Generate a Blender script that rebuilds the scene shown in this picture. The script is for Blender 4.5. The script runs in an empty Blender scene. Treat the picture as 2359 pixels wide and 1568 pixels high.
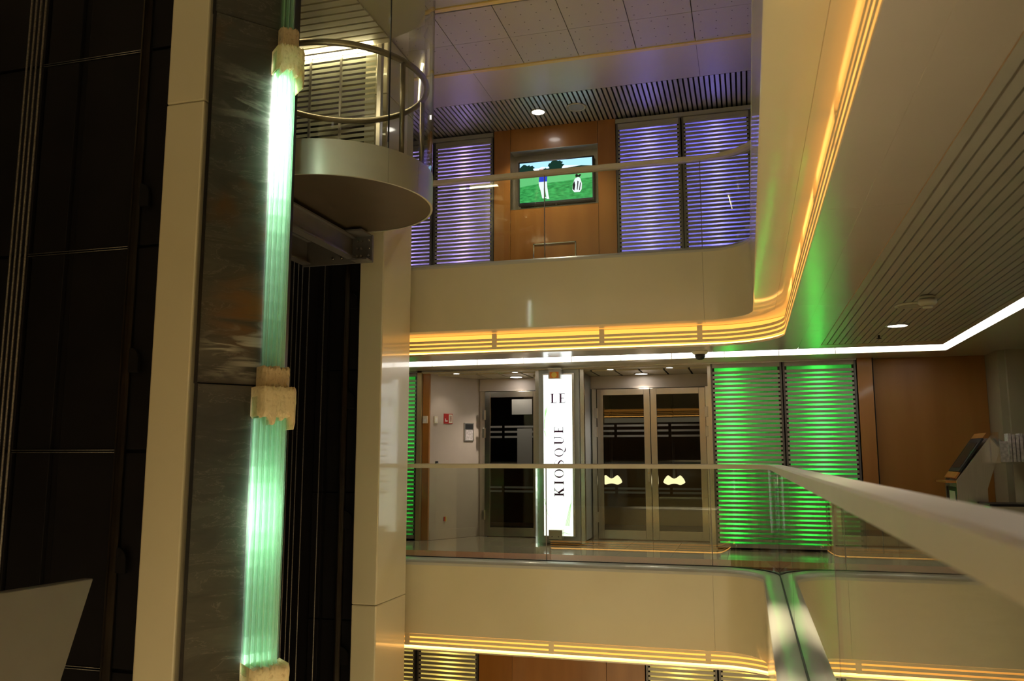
import bpy, bmesh, math, random
from mathutils import Vector, Matrix
random.seed(7)
sc = bpy.context.scene
COL = sc.collection

# ------------------------------------------------------------------ camera
# eye at the origin; +Y runs along the right-hand balustrade, +X along the far one, z = 0 is eye level
cam = bpy.data.cameras.new('camera'); cam_o = bpy.data.objects.new('camera', cam); COL.objects.link(cam_o)
cam.sensor_width = 36.0; cam.sensor_fit = 'HORIZONTAL'; cam.lens = 36.0*1921.0/2359.0
cam.clip_start = 0.02; cam.clip_end = 200
cam_o.location = (0, 0, 0)
cam_o.rotation_euler = (math.radians(90+8.03), 0, math.radians(15.66))
cam.dof.use_dof = True; cam.dof.focus_distance = 9.5; cam.dof.aperture_fstop = 4.5
sc.camera = cam_o

# ------------------------------------------------------------------ world, exposure
w = bpy.data.worlds.new('world'); sc.world = w; w.use_nodes = True
bg = w.node_tree.nodes['Background']; bg.inputs[0].default_value = (1.0, 0.84, 0.52, 1); bg.inputs[1].default_value = 0.78
sc.view_settings.view_transform = 'Standard'; sc.view_settings.look = 'None'
sc.view_settings.gamma = 1.0; sc.view_settings.use_curve_mapping = False
sc.view_settings.exposure = 0.38
sc.cycles.max_bounces = 10; sc.cycles.transparent_max_bounces = 32
sc.cycles.diffuse_bounces = 5; sc.cycles.glossy_bounces = 4; sc.cycles.transmission_bounces = 6
sc.cycles.sample_clamp_indirect = 6.0; sc.cycles.caustics_reflective = False; sc.cycles.caustics_refractive = False
sc.cycles.use_denoising = True

# added fill lamps, out of view in the atrium roof (round fittings built below)
FILL_LAMPS = [(-1.4, 6.2), (-1.4, 4.0), (-1.4, 1.8), (-1.4, -.4)]
def spot(name, loc, energy, size_deg, color=(1, .83, .58), blend=.6, radius=.05):
    l = bpy.data.lights.new(name, 'SPOT'); l.energy = energy; l.color = color
    l.spot_size = math.radians(size_deg); l.spot_blend = blend; l.shadow_soft_size = radius
    o = bpy.data.objects.new(name, l); o.location = loc; COL.objects.link(o); return o
for (x, y) in FILL_LAMPS:
    spot('fill_lamp_light', (x, y, 4.50), 3600, 36, (1, .85, .54), .4, .06)

# ------------------------------------------------------------------ dimensions
H = 3.35                       # deck to deck
ZF = -1.10                     # middle deck floor
ZC = 1.22                      # middle deck ceiling
XG, YG, YN, RC = 0.256, 9.05, -1.6, 0.60   # glass lines of the void and its corner radius
YW = 10.80                     # far wall

# ------------------------------------------------------------------ materials
MATS = {}
def nodes_of(name):
    m = bpy.data.materials.new(name); m.use_nodes = True
    nt = m.node_tree; nt.nodes.clear()
    out = nt.nodes.new('ShaderNodeOutputMaterial')
    return m, nt, out
def mat(name, col, rough=.5, metal=0.0, var=.04, scale=6.0, bump=0.0, bscale=60, coat=0.0, spec=.5, stretch=(1, 1, 1), col2=None):
    m, nt, out = nodes_of(name)
    b = nt.nodes.new('ShaderNodeBsdfPrincipled')
    b.inputs['Roughness'].default_value = rough; b.inputs['Metallic'].default_value = metal
    b.inputs['Coat Weight'].default_value = coat; b.inputs['Coat Roughness'].default_value = .06
    b.inputs['Specular IOR Level'].default_value = spec
    tc = nt.nodes.new('ShaderNodeNewGeometry'); mp = nt.nodes.new('ShaderNodeMapping')
    mp.inputs['Scale'].default_value = stretch
    nt.links.new(tc.outputs['Position'], mp.inputs['Vector'])
    n = nt.nodes.new('ShaderNodeTexNoise'); n.inputs['Scale'].default_value = scale; n.inputs['Detail'].default_value = 4
    nt.links.new(mp.outputs['Vector'], n.inputs['Vector'])
    r = nt.nodes.new('ShaderNodeValToRGB')
    c2 = col2 or tuple(min(1, c*(1+var)) for c in col)
    c1 = col if col2 else tuple(c*(1-var) for c in col)
    r.color_ramp.elements[0].color = (*c1, 1); r.color_ramp.elements[0].position = .3
    r.color_ramp.elements[1].color = (*c2, 1); r.color_ramp.elements[1].position = .7
    nt.links.new(n.outputs['Fac'], r.inputs['Fac']); nt.links.new(r.outputs['Color'], b.inputs['Base Color'])
    if bump:
        n2 = nt.nodes.new('ShaderNodeTexNoise'); n2.inputs['Scale'].default_value = bscale; n2.inputs['Detail'].default_value = 3
        nt.links.new(mp.outputs['Vector'], n2.inputs['Vector'])
        bp = nt.nodes.new('ShaderNodeBump'); bp.inputs['Strength'].default_value = bump; bp.inputs['Distance'].default_value = .01
        nt.links.new(n2.outputs['Fac'], bp.inputs['Height']); nt.links.new(bp.outputs['Normal'], b.inputs['Normal'])
    nt.links.new(b.outputs[0], out.inputs[0]); MATS[name] = m; return m
def emit(name, col, s):
    m, nt, out = nodes_of(name)
    e = nt.nodes.new('ShaderNodeEmission'); e.inputs[0].default_value = (*col, 1); e.inputs[1].default_value = s
    nt.links.new(e.outputs[0], out.inputs[0]); MATS[name] = m; return m
def glass(name, tint=(.93, .95, .91), rough=.0, f0=.04):
    """sheet glass: Schlick Fresnel between a clear tinted pass-through and a mirror lobe"""
    m, nt, out = nodes_of(name)
    g = nt.nodes.new('ShaderNodeNewGeometry')
    dt = nt.nodes.new('ShaderNodeVectorMath'); dt.operation = 'DOT_PRODUCT'
    nt.links.new(g.outputs['Incoming'], dt.inputs[0]); nt.links.new(g.outputs['Normal'], dt.inputs[1])
    def mth(op, a, b=None):
        n = nt.nodes.new('ShaderNodeMath'); n.operation = op
        for i, v in enumerate((a, b)):
            if v is None: continue
            if isinstance(v, (int, float)): n.inputs[i].default_value = v
            else: nt.links.new(v, n.inputs[i])
        return n.outputs[0]
    a = mth('ABSOLUTE', dt.outputs['Value']); one = mth('SUBTRACT', 1.0, a); p5 = mth('POWER', one, 5.0)
    fr = mth('ADD', mth('MULTIPLY', p5, 1-f0), f0)
    t = nt.nodes.new('ShaderNodeBsdfTransparent'); t.inputs[0].default_value = (*tint, 1)
    gl = nt.nodes.new('ShaderNodeBsdfGlossy'); gl.inputs['Roughness'].default_value = rough
    gl.inputs[0].default_value = (.95, .95, .95, 1)
    mx = nt.nodes.new('ShaderNodeMixShader'); nt.links.new(fr, mx.inputs[0])
    nt.links.new(t.outputs[0], mx.inputs[1]); nt.links.new(gl.outputs[0], mx.inputs[2])
    nt.links.new(mx.outputs[0], out.inputs[0]); MATS[name] = m; return m
def translucent(name, col, gloss=.08, diff=.3, rough=.25, clear=0.0, tint=None):
    m, nt, out = nodes_of(name)
    t = nt.nodes.new('ShaderNodeBsdfTranslucent'); t.inputs[0].default_value = (*col, 1)
    d = nt.nodes.new('ShaderNodeBsdfDiffuse'); d.inputs[0].default_value = (*col, 1)
    g = nt.nodes.new('ShaderNodeBsdfGlossy'); g.inputs['Roughness'].default_value = rough
    m1 = nt.nodes.new('ShaderNodeMixShader'); m1.inputs[0].default_value = diff
    nt.links.new(t.outputs[0], m1.inputs[1]); nt.links.new(d.outputs[0], m1.inputs[2])
    m2 = nt.nodes.new('ShaderNodeMixShader'); m2.inputs[0].default_value = gloss
    nt.links.new(m1.outputs[0], m2.inputs[1]); nt.links.new(g.outputs[0], m2.inputs[2])
    last = m2
    if clear:
        tr = nt.nodes.new('ShaderNodeBsdfTransparent'); tr.inputs[0].default_value = (*(tint or [c**.5 for c in col]), 1)
        m3 = nt.nodes.new('ShaderNodeMixShader'); m3.inputs[0].default_value = clear
        nt.links.new(m2.outputs[0], m3.inputs[1]); nt.links.new(tr.outputs[0], m3.inputs[2]); last = m3
    nt.links.new(last.outputs[0], out.inputs[0]); MATS[name] = m; return m

cream = mat('cream_lacquer', (.62, .555, .39), .32, 0, .02, 2, coat=.5)
barm = mat('pale_bar_lacquer', (.80, .70, .48), .4, 0, .02)
cream_matt = mat('cream_matt', (.58, .52, .41), .45, 0, .03, 3, coat=.15)
sillm = mat('grey_sill_lacquer', (.50, .49, .45), .30, 0, .02, 3, coat=.2)
railm = mat('cream_handrail', (.58, .52, .41), .38, 0, .03, 8)
soffit = mat('soffit_lacquer', (.62, .55, .49), .20, .15, .02, 2, coat=.3)
soffit_up = mat('upper_soffit_lacquer', (.58, .52, .47), .33, .1, .02, 2)
slatm = mat('ceiling_slat_metal', (.66, .63, .57), .34, .45, .03, 4)
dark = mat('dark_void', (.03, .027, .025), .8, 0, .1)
black = mat('black_panel', (.009, .008, .009), .5, 0, .15, 3, spec=.15)
blackmetal = mat('black_metal', (.02, .019, .02), .35, .6, .15)
railsteel = mat('guide_rail_steel', (.10, .085, .07), .25, .9, .2, 20, stretch=(1, 1, .2))
rope = mat('steel_rope', (.23, .21, .19), .45, .6, .4, 90)
steel = mat('brushed_steel', (.55, .52, .46), .28, 1.0, .08, 30, stretch=(6, 6, .3))
alu = mat('brushed_aluminium', (.62, .59, .53), .25, 1.0, .06, 20, stretch=(8, 8, .2))
bronze = mat('dull_bronze_steel', (.30, .26, .19), .38, .9, .06, 8)
dooralu = mat('door_aluminium', (.50, .46, .40), .22, 1.0, .06, 20, stretch=(8, 8, .2))
rimm = mat('car_rim_steel', (.56, .54, .44), .36, .45, .05, 4)
beamm = mat('grey_beam_paint', (.16, .15, .15), .4, .3, .08, 5)
under = mat('car_underside', (.10, .075, .05), .45, .4, .1, 3)
brass = mat('gold_frame', (.60, .47, .24), .35, .5, .05)
louvre = mat('louvre_slat_metal', (.46, .43, .39), .38, .3, .05, 5)
louvre_frame = mat('louvre_frame_metal', (.16, .15, .15), .35, .6, .05, 5)
wood = mat('cherry_wood', (.36, .14, .028), .30, 0, .1, 5, coat=.25, stretch=(1, 1, .12), col2=(.46, .20, .045))
wood_dark = mat('cherry_wood_door', (.36, .15, .025), .42, 0, .1, 5, coat=.0, stretch=(1, 1, .12), col2=(.42, .19, .04))
carpet = mat('rust_carpet', (.30, .11, .035), .75, 0, .3, 60)
tilefl = mat('beige_stone_floor', (.34, .29, .21), .12, 0, .12, 4, coat=.3)
darkfl = mat('gallery_floor_stone', (.22, .18, .12), .3, 0, .2, 6, coat=.2)
palefl = mat('pale_stone_floor', (.66, .60, .48), .25, 0, .08, 3)
white = mat('white_paint', (.75, .72, .66), .4, 0, .02)
wallm = mat('pinkish_wall_paint', (.50, .43, .37), .5, 0, .03)
wallo = mat('olive_wall_paint', (.42, .38, .26), .45, 0, .03)
pier = mat('blue_grey_pier', (.42, .45, .46), .35, .2, .03)
ivory = mat('ivory_plastic', (.70, .64, .50), .4, 0, .03)
yel_trim = mat('yellow_cove_trim', (.75, .55, .18), .4, 0, .03)
sealm = mat('grey_glass_seal', (.22, .20, .18), .4, 0, .05)
rubber = mat('black_rubber', (.012, .012, .012), .5, 0, .1)
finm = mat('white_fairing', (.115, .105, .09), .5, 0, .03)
purple = mat('purple_ink', (.09, .015, .10), .5, 0, .05)
leafink = emit('green_leaf_backlit_ink', (.42, .85, .32), 1.0)
redm = mat('red_sign', (.45, .02, .015), .4, 0, .05)
orangem = mat('orange_sticker', (.75, .22, .02), .4, 0, .05)
yellowm = mat('yellow_sticker', (.8, .6, .1), .4, 0, .05)
whitebox = mat('lamp_housing_white', (.10, .10, .10), .6, 0, .01)
bluep = mat('blue_print', (.03, .05, .35), .4, 0, .05)
paper = mat('printed_paper', (.55, .50, .50), .5, 0, .3, 40)
greenled = emit('green_panel_light', (.05, .8, .05), .22)

# slate with soft diagonal clouds and pale veins, plus a highlight painted in high up
def slate_mat():
    m, nt, out = nodes_of('dark_slate')
    b = nt.nodes.new('ShaderNodeBsdfPrincipled'); b.inputs['Roughness'].default_value = .30
    g = nt.nodes.new('ShaderNodeNewGeometry'); mp = nt.nodes.new('ShaderNodeMapping')
    mp.inputs['Rotation'].default_value = (.5, .35, .6); mp.inputs['Scale'].default_value = (.8, .8, 3.4)
    nt.links.new(g.outputs['Position'], mp.inputs[0])
    n = nt.nodes.new('ShaderNodeTexNoise'); n.inputs['Scale'].default_value = 2.2; n.inputs['Detail'].default_value = 10; n.inputs['Roughness'].default_value = .62; n.inputs['Distortion'].default_value = .7
    nt.links.new(mp.outputs[0], n.inputs['Vector'])
    r = nt.nodes.new('ShaderNodeValToRGB'); e = r.color_ramp.elements
    e[0].position = .30; e[0].color = (.029, .030, .026, 1); e[1].position = .66; e[1].color = (.064, .064, .054, 1)
    k = e.new(.50); k.color = (.045, .045, .038, 1); k = e.new(.508); k.color = (.105, .10, .085, 1); k = e.new(.516); k.color = (.047, .047, .040, 1)
    nt.links.new(n.outputs['Fac'], r.inputs[0])
    n3 = nt.nodes.new('ShaderNodeTexNoise'); n3.inputs['Scale'].default_value = 1.5; n3.inputs['Detail'].default_value = 5
    nt.links.new(g.outputs['Position'], n3.inputs['Vector'])
    r3 = nt.nodes.new('ShaderNodeValToRGB'); r3.color_ramp.elements[0].position = .60; r3.color_ramp.elements[0].color = (0, 0, 0, 1)
    r3.color_ramp.elements[1].position = .72; r3.color_ramp.elements[1].color = (1, 1, 1, 1)
    nt.links.new(n3.outputs['Fac'], r3.inputs[0])
    mx = nt.nodes.new('ShaderNodeMixRGB'); mx.inputs[2].default_value = (.07, .036, .012, 1)
    nt.links.new(r3.outputs[0], mx.inputs[0]); nt.links.new(r.outputs[0], mx.inputs[1]); nt.links.new(mx.outputs[0], b.inputs['Base Color'])
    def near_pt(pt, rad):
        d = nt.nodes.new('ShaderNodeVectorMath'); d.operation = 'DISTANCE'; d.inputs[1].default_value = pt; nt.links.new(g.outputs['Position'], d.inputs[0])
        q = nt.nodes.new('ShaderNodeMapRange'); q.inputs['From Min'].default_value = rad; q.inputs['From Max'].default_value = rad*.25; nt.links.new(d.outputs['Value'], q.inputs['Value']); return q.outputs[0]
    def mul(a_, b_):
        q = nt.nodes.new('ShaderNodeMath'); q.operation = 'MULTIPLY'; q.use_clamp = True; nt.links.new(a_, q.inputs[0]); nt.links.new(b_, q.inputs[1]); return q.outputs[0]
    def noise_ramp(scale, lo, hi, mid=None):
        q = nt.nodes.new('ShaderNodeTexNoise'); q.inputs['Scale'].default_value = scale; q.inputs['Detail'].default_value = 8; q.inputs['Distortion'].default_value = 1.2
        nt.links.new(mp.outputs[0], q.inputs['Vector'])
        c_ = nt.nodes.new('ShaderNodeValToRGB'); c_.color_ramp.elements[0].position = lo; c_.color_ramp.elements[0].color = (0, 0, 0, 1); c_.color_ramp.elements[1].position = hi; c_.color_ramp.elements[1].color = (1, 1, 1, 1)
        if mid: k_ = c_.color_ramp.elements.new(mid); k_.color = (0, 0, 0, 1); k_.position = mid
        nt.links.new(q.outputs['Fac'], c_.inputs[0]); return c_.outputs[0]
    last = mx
    for pt, rad, msk, colr in [((-3.36, 5.14, 1.02), .36, noise_ramp(2.2, .38, .62), (.12, .058, .018, 1)), ((-3.34, 5.16, .74), .26, noise_ramp(2.6, .47, .56), (.34, .33, .29, 1)), ((-3.5, 5.0, .72), .20, noise_ramp(3.2, .48, .60), (.30, .29, .25, 1)), ((-3.42, 5.1, 2.62), .30, noise_ramp(3.4, .52, .62), (.16, .155, .14, 1))]:  # last entry paints a reflected highlight; the others are marks in the stone
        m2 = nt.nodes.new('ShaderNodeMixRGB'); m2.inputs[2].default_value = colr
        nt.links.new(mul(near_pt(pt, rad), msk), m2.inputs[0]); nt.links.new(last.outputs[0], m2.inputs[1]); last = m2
    nt.links.new(last.outputs[0], b.inputs['Base Color'])
    bp = nt.nodes.new('ShaderNodeBump'); bp.inputs['Strength'].default_value = .22; bp.inputs['Distance'].default_value = .02
    nt.links.new(n.outputs['Fac'], bp.inputs['Height']); nt.links.new(bp.outputs[0], b.inputs['Normal'])
    nt.links.new(b.outputs[0], out.inputs[0]); return m
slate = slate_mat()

# perforated ceiling tile: small dark holes on a square grid
def tile_mat():
    m, nt, out = nodes_of('perforated_tile')
    b = nt.nodes.new('ShaderNodeBsdfPrincipled'); b.inputs['Roughness'].default_value = .38
    g = nt.nodes.new('ShaderNodeNewGeometry'); mp = nt.nodes.new('ShaderNodeMapping')
    mp.inputs['Scale'].default_value = (6.13, 6.0, 0); nt.links.new(g.outputs['Position'], mp.inputs[0])
    v = nt.nodes.new('ShaderNodeTexVoronoi'); v.voronoi_dimensions = '2D'; v.inputs['Randomness'].default_value = .12; v.inputs['Scale'].default_value = 1
    nt.links.new(mp.outputs[0], v.inputs['Vector'])
    lt = nt.nodes.new('ShaderNodeMath'); lt.operation = 'LESS_THAN'; lt.inputs[1].default_value = .045
    nt.links.new(v.outputs['Distance'], lt.inputs[0])
    mx = nt.nodes.new('ShaderNodeMixRGB'); mx.inputs[1].default_value = (.50, .45, .42, 1); mx.inputs[2].default_value = (.08, .06, .05, 1)
    nt.links.new(lt.outputs[0], mx.inputs[0]); nt.links.new(mx.outputs[0], b.inputs['Base Color'])
    nt.links.new(b.outputs[0], out.inputs[0]); return m
tilem = tile_mat()

gl_bal = glass('balustrade_glass', (.87, .89, .82))
gl_clear = glass('clear_glass', (.95, .96, .94))
gl_car = glass('car_glass', (.94, .95, .91))
gl_door = glass('door_glass', (.66, .66, .62))
gl_near = gl_bal
frost = translucent('frosted_film', (.72, .74, .58), .05, .55)
frost_d = translucent('frosted_band', (.16, .16, .15), .05, .6)
alab = translucent('alabaster', (.80, .64, .40), .02, .72, .5)
def rough_stone(m):
    nt = m.node_tree; g = nt.nodes.new('ShaderNodeNewGeometry')
    n = nt.nodes.new('ShaderNodeTexNoise'); n.inputs['Scale'].default_value = 38; n.inputs['Detail'].default_value = 6
    nt.links.new(g.outputs['Position'], n.inputs['Vector'])
    r = nt.nodes.new('ShaderNodeValToRGB'); r.color_ramp.elements[0].position = .24; r.color_ramp.elements[0].color = (.62, .46, .26, 1); r.color_ramp.elements[1].position = .46; r.color_ramp.elements[1].color = (.84, .68, .44, 1)
    nt.links.new(n.outputs['Fac'], r.inputs[0])
    bp = nt.nodes.new('ShaderNodeBump'); bp.inputs['Strength'].default_value = .45; bp.inputs['Distance'].default_value = .02; nt.links.new(n.outputs['Fac'], bp.inputs['Height'])
    for q in nt.nodes:
        if q.bl_idname in ('ShaderNodeBsdfTranslucent', 'ShaderNodeBsdfDiffuse'):
            nt.links.new(r.outputs[0], q.inputs[0]); nt.links.new(bp.outputs[0], q.inputs['Normal'])
rough_stone(alab)
sheet = translucent('green_glass_sheet', (.72, .91, .77), .10, .15, .12, .80, (.945, .99, .955))
sheet2 = translucent('frosted_glass_sheet', (.62, .92, .74), .10, .25, .2, .45, (.90, .98, .93))
orange_em = emit('amber_cove_light', (1.0, .40, .06), 1.5)
orange_em2 = emit('amber_cove_tube', (1.0, .47, .10), 6.5)
trough_em = emit('white_trough_tube', (1.0, .95, .86), 6.5)
down_em = emit('downlight_lens', (1.0, .93, .85), 14)
sign_em = emit('sign_lightbox', (.93, 1.0, .96), 1.7)
fill_em = emit('fill_lamp_lens', (1, .85, .6), .8)
tube_em = emit('column_lamp', (.86, 1.0, .82), 9)
tube_mid = emit('column_lamp_half', (.80, 1.0, .80), 3.2)
tube_low = emit('column_lamp_low', (.76, 1.0, .82), 1.1)
car_em = emit('car_ceiling_light', (1.0, .86, .55), 30)
pend_em = emit('pendant_shade_light', (1.0, .82, .55), 3.2)

# ------------------------------------------------------------------ helpers
def mesh_obj(name, verts, faces, m, parent=None, smooth=False, loc=None):
    me = bpy.data.meshes.new(name); me.from_pydata([tuple(v) for v in verts], [], faces); me.update()
    if m: me.materials.append(m)
    if smooth:
        for p in me.polygons: p.use_smooth = True
    return link(name, me, parent, loc)
def link(name, me, parent=None, loc=None):
    o = bpy.data.objects.new(name, me); COL.objects.link(o)
    if loc is not None: o.location = loc
    if parent is not None:
        o.parent = parent
        if loc is None: o.matrix_parent_inverse = Matrix.Translation(-Vector(WLOC.get(parent.name, (0, 0, 0))))
    return o
WLOC = {}
def tag(o, label, cat, group=None, kind=None):
    if label: o['label'] = label
    if cat: o['category'] = cat
    if group: o['group'] = group
    if kind: o['kind'] = kind
    return o
def thing(name, loc, label, cat, group=None, kind=None):
    o = bpy.data.objects.new(name, None); COL.objects.link(o); o.location = loc; o.empty_display_size = .1
    WLOC[o.name] = tuple(loc)
    return tag(o, label, cat, group, kind)
def bm_obj(name, bm, m, parent=None, smooth=False, loc=None):
    bmesh.ops.recalc_face_normals(bm, faces=bm.faces)
    me = bpy.data.meshes.new(name); bm.to_mesh(me); bm.free()
    if m: me.materials.append(m)
    if smooth:
        for p in me.polygons: p.use_smooth = True
    return link(name, me, parent, loc)
def add_box(bm, x0, x1, y0, y1, z0, z1, bev=0):
    vs = [bm.verts.new(p) for p in ((x0,y0,z0),(x1,y0,z0),(x1,y1,z0),(x0,y1,z0),(x0,y0,z1),(x1,y0,z1),(x1,y1,z1),(x0,y1,z1))]
    fs = [bm.faces.new([vs[i] for i in f]) for f in ((3,2,1,0),(4,5,6,7),(0,1,5,4),(1,2,6,5),(2,3,7,6),(3,0,4,7))]
    if bev:
        es = {e for f in fs for e in f.edges}
        bmesh.ops.bevel(bm, geom=list(es), offset=bev, segments=2, affect='EDGES', profile=.5)
def box(name, x0, x1, y0, y1, z0, z1, m, parent=None, bev=0, loc=None):
    bm = bmesh.new(); add_box(bm, x0, x1, y0, y1, z0, z1, bev); return bm_obj(name, bm, m, parent, loc=loc)
def add_cyl(bm, p0, p1, r0, r1=None, n=16, caps=True):
    p0, p1 = Vector(p0), Vector(p1); r1 = r0 if r1 is None else r1
    ax = (p1-p0).normalized(); u = ax.orthogonal().normalized(); v = ax.cross(u)
    a = [bm.verts.new(p0+(u*math.cos(t)+v*math.sin(t))*r0) for t in [2*math.pi*i/n for i in range(n)]]
    b = [bm.verts.new(p1+(u*math.cos(t)+v*math.sin(t))*r1) for t in [2*math.pi*i/n for i in range(n)]]
    for i in range(n): bm.faces.new((a[i], a[(i+1) % n], b[(i+1) % n], b[i]))
    if caps: bm.faces.new(a[::-1]); bm.faces.new(b)
def cyl(name, p0, p1, r, m, parent=None, n=16, r1=None, smooth=True, loc=None):
    bm = bmesh.new(); add_cyl(bm, p0, p1, r, r1, n); o = bm_obj(name, bm, m, parent, loc=loc)
    if smooth:
        for p in o.data.polygons: p.use_smooth = len(p.vertices) == 4
    return o
def tube(name, pts, r, m, parent=None, n=10, closed=False):
    bm = bmesh.new(); rings = []
    P = [Vector(p) for p in pts]; N = len(P)
    up = None
    for i in range(N):
        a = P[(i-1) % N] if (closed or i > 0) else P[i]; b = P[(i+1) % N] if (closed or i < N-1) else P[i]
        t = (b-a).normalized()
        u = t.cross(Vector((0, 0, 1)))
        u = u.normalized() if u.length > 1e-4 else Vector((1, 0, 0))
        v = u.cross(t).normalized()
        rings.append([bm.verts.new(P[i]+(u*math.cos(q)+v*math.sin(q))*r) for q in [2*math.pi*k/n for k in range(n)]])
    for i in range(N if closed else N-1):
        A, B = rings[i], rings[(i+1) % N]
        for k in range(n): bm.faces.new((A[k], A[(k+1) % n], B[(k+1) % n], B[k]))
    if not closed: bm.faces.new(rings[0][::-1]); bm.faces.new(rings[-1])
    return bm_obj(name, bm, m, parent, True)
def prism(name, poly, axis, a0, a1, m, parent=None, bev=0):
    """extrude a 2D polygon: axis 'x' -> poly in (y,z); 'y' -> (x,z); 'z' -> (x,y)"""
    bm = bmesh.new()
    def pt(q, a): return {'x': (a, q[0], q[1]), 'y': (q[0], a, q[1]), 'z': (q[0], q[1], a)}[axis]
    A = [bm.verts.new(pt(q, a0)) for q in poly]; B = [bm.verts.new(pt(q, a1)) for q in poly]
    n = len(poly); bm.faces.new(A); bm.faces.new(B[::-1])
    for i in range(n): bm.faces.new((A[i], B[i], B[(i+1) % n], A[(i+1) % n]))
    if bev: bmesh.ops.bevel(bm, geom=list(bm.edges), offset=bev, segments=2, affect='EDGES')
    return bm_obj(name, bm, m, parent)
def lathe(name, prof, c, m, parent=None, n=24, smooth=True):
    bm = bmesh.new(); rings = []
    for r, z in prof: rings.append([bm.verts.new((c[0]+r*math.cos(2*math.pi*k/n), c[1]+r*math.sin(2*math.pi*k/n), c[2]+z)) for k in range(n)])
    for A, B in zip(rings, rings[1:]):
        for k in range(n): bm.faces.new((A[k], A[(k+1) % n], B[(k+1) % n], B[k]))
    bm.faces.new(rings[0][::-1]); bm.faces.new(rings[-1])
    return bm_obj(name, bm, m, parent, smooth)

# stations of the edge of the void; P(station, d): d > 0 goes away from the void
def far(x0, x1, n=1): return [('f', x0+(x1-x0)*i/n) for i in range(n+1)]
def arc1(n=16): return [('a', math.pi/2*(1-i/n)) for i in range(n+1)]
def right(y0, y1, n=1): return [('r', y0+(y1-y0)*i/n) for i in range(n+1)]
def arc2(n=16): return [('b', -math.pi/2*i/n) for i in range(n+1)]
def near(x0, x1, n=1): return [('n', x0+(x1-x0)*i/n) for i in range(n+1)]
def P(s, d):
    k, v = s
    if k == 'f': return (v, YG+d)
    if k == 'a': return (XG-RC+(RC+d)*math.cos(v), YG-RC+(RC+d)*math.sin(v))
    if k == 'r': return (XG+d, v)
    if k == 'b': return (XG-RC+(RC+d)*math.cos(v), YN+RC+(RC+d)*math.sin(v))
    if k == 'n': return (v, YN-d)
XL = -8.0
LOOP = far(XL, XG-RC) + arc1()[1:] + right(YG-RC, YN+RC)[1:] + arc2()[1:] + near(XG-RC, XL)[1:]
def sweep(name, prof, stations, m, parent=None, dz=0.0, smooth=False, closed=True):
    bm = bmesh.new(); rings = []
    for s in stations:
        rings.append([bm.verts.new((*P(s, d), z+dz)) for d, z in prof])
    n = len(prof)
    for A, B in zip(rings, rings[1:]):
        for k in range(n if closed else n-1): bm.faces.new((A[k], A[(k+1) % n], B[(k+1) % n], B[k]))
    if closed: bm.faces.new(rings[0][::-1]); bm.faces.new(rings[-1])
    o = bm_obj(name, bm, m, parent)
    if smooth:
        o.data.polygons.foreach_set('use_smooth', [True]*len(o.data.polygons))
        o.data.set_sharp_from_angle(angle=math.radians(32))
    return o

# ================================================================== STRUCTURE
# ---- decks edges: fascia, sill, cove -------------------------------------------------
D_OUT, D_BAR = -0.155, 0.14
def deck_edge(idx, dz, deck_word):
    t = thing('trim_%d' % idx, (-2, YG, -1.9+dz), 'cream lacquered fascia and grey sill along the edge of the %s deck' % deck_word, 'fascia', kind='structure')
    pieces = [('far', far(XL, XG-RC-.045)), ('arc', [('f', XG-RC-.043)]+arc1()+[('r', YG-RC-.5)]), ('right', right(YG-RC-.502, YN+RC)), ('arc2', arc2()), ('near', near(XG-RC, XL))]
    fp = [(D_OUT, -1.165), (D_OUT, -1.905), (D_OUT+.012, -1.911), (.05, -1.911), (.05, -1.165)]
    for _, st in pieces: sweep('fascia_panel', fp, st, cream, t, dz, True)
    sp = [(.06, -1.10), (.0, -1.10), (-.09, -1.108), (-.135, -1.122), (-.155, -1.145), (-.157, -1.172), (-.10, -1.172), (.06, -1.172)]
    sweep('sill', sp, LOOP, sillm, t, dz, True)
    sweep('soffit_trim', [(D_BAR-.005, -2.135), (D_BAR-.005, -2.150), (D_BAR+.30, -2.150), (D_BAR+.30, -2.135)], LOOP, soffit, t, dz, True)
    sweep('cove_ceiling', [(.052, -1.885), (.052, -1.908), (D_BAR+.30, -1.908), (D_BAR+.30, -1.885)], LOOP, cream, t, dz, True)
    # amber lit cove behind horizontal bars
    c = thing('cove_light', (-2, YG+.14, -2.13+dz), 'amber strip light behind three slim cream bars under the %s deck edge' % deck_word, 'strip light', 'amber cove lights under the deck edges')
    sweep('light_panel', [(D_BAR+.10, -1.912), (D_BAR+.10, -2.134), (D_BAR+.11, -2.134), (D_BAR+.11, -1.912)], LOOP, orange_em, c, dz)
    sweep('light_tube', [(D_BAR+.045, -2.131), (D_BAR+.045, -2.108), (D_BAR+.065, -2.108), (D_BAR+.065, -2.131)], LOOP, orange_em2, c, dz)
    for zc in (-1.988, -2.036, -2.085):
        sweep('bar', [(D_BAR, zc-.014), (D_BAR, zc+.014), (D_BAR+.012, zc+.014), (D_BAR+.012, zc-.014)], LOOP, barm, c, dz, True)
    xs = [-3.98, -2.79, -1.53, -.455] if dz > -1 else [-3.815, -2.134, -.472]
    if dz == 0: xs = [-3.815, -2.134, -.472]
    for x in xs:
        bm = bmesh.new(); add_box(bm, x-.028, x+.028, YG+D_BAR-.004, YG+D_BAR+.014, -2.10+dz, -1.915+dz)
        bm_obj('bracket', bm, barm, c)
    for y in (8.35, 7.2, 6.0, 4.8, 3.6, 2.4, 1.2):
        bm = bmesh.new(); add_box(bm, XG+D_BAR+.012, XG+D_BAR+.03, y-.028, y+.028, -2.10+dz, -1.915+dz)
        bm_obj('bracket', bm, cream, c)
deck_edge(1, 0, 'middle')
deck_edge(2, H, 'upper')

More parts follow.
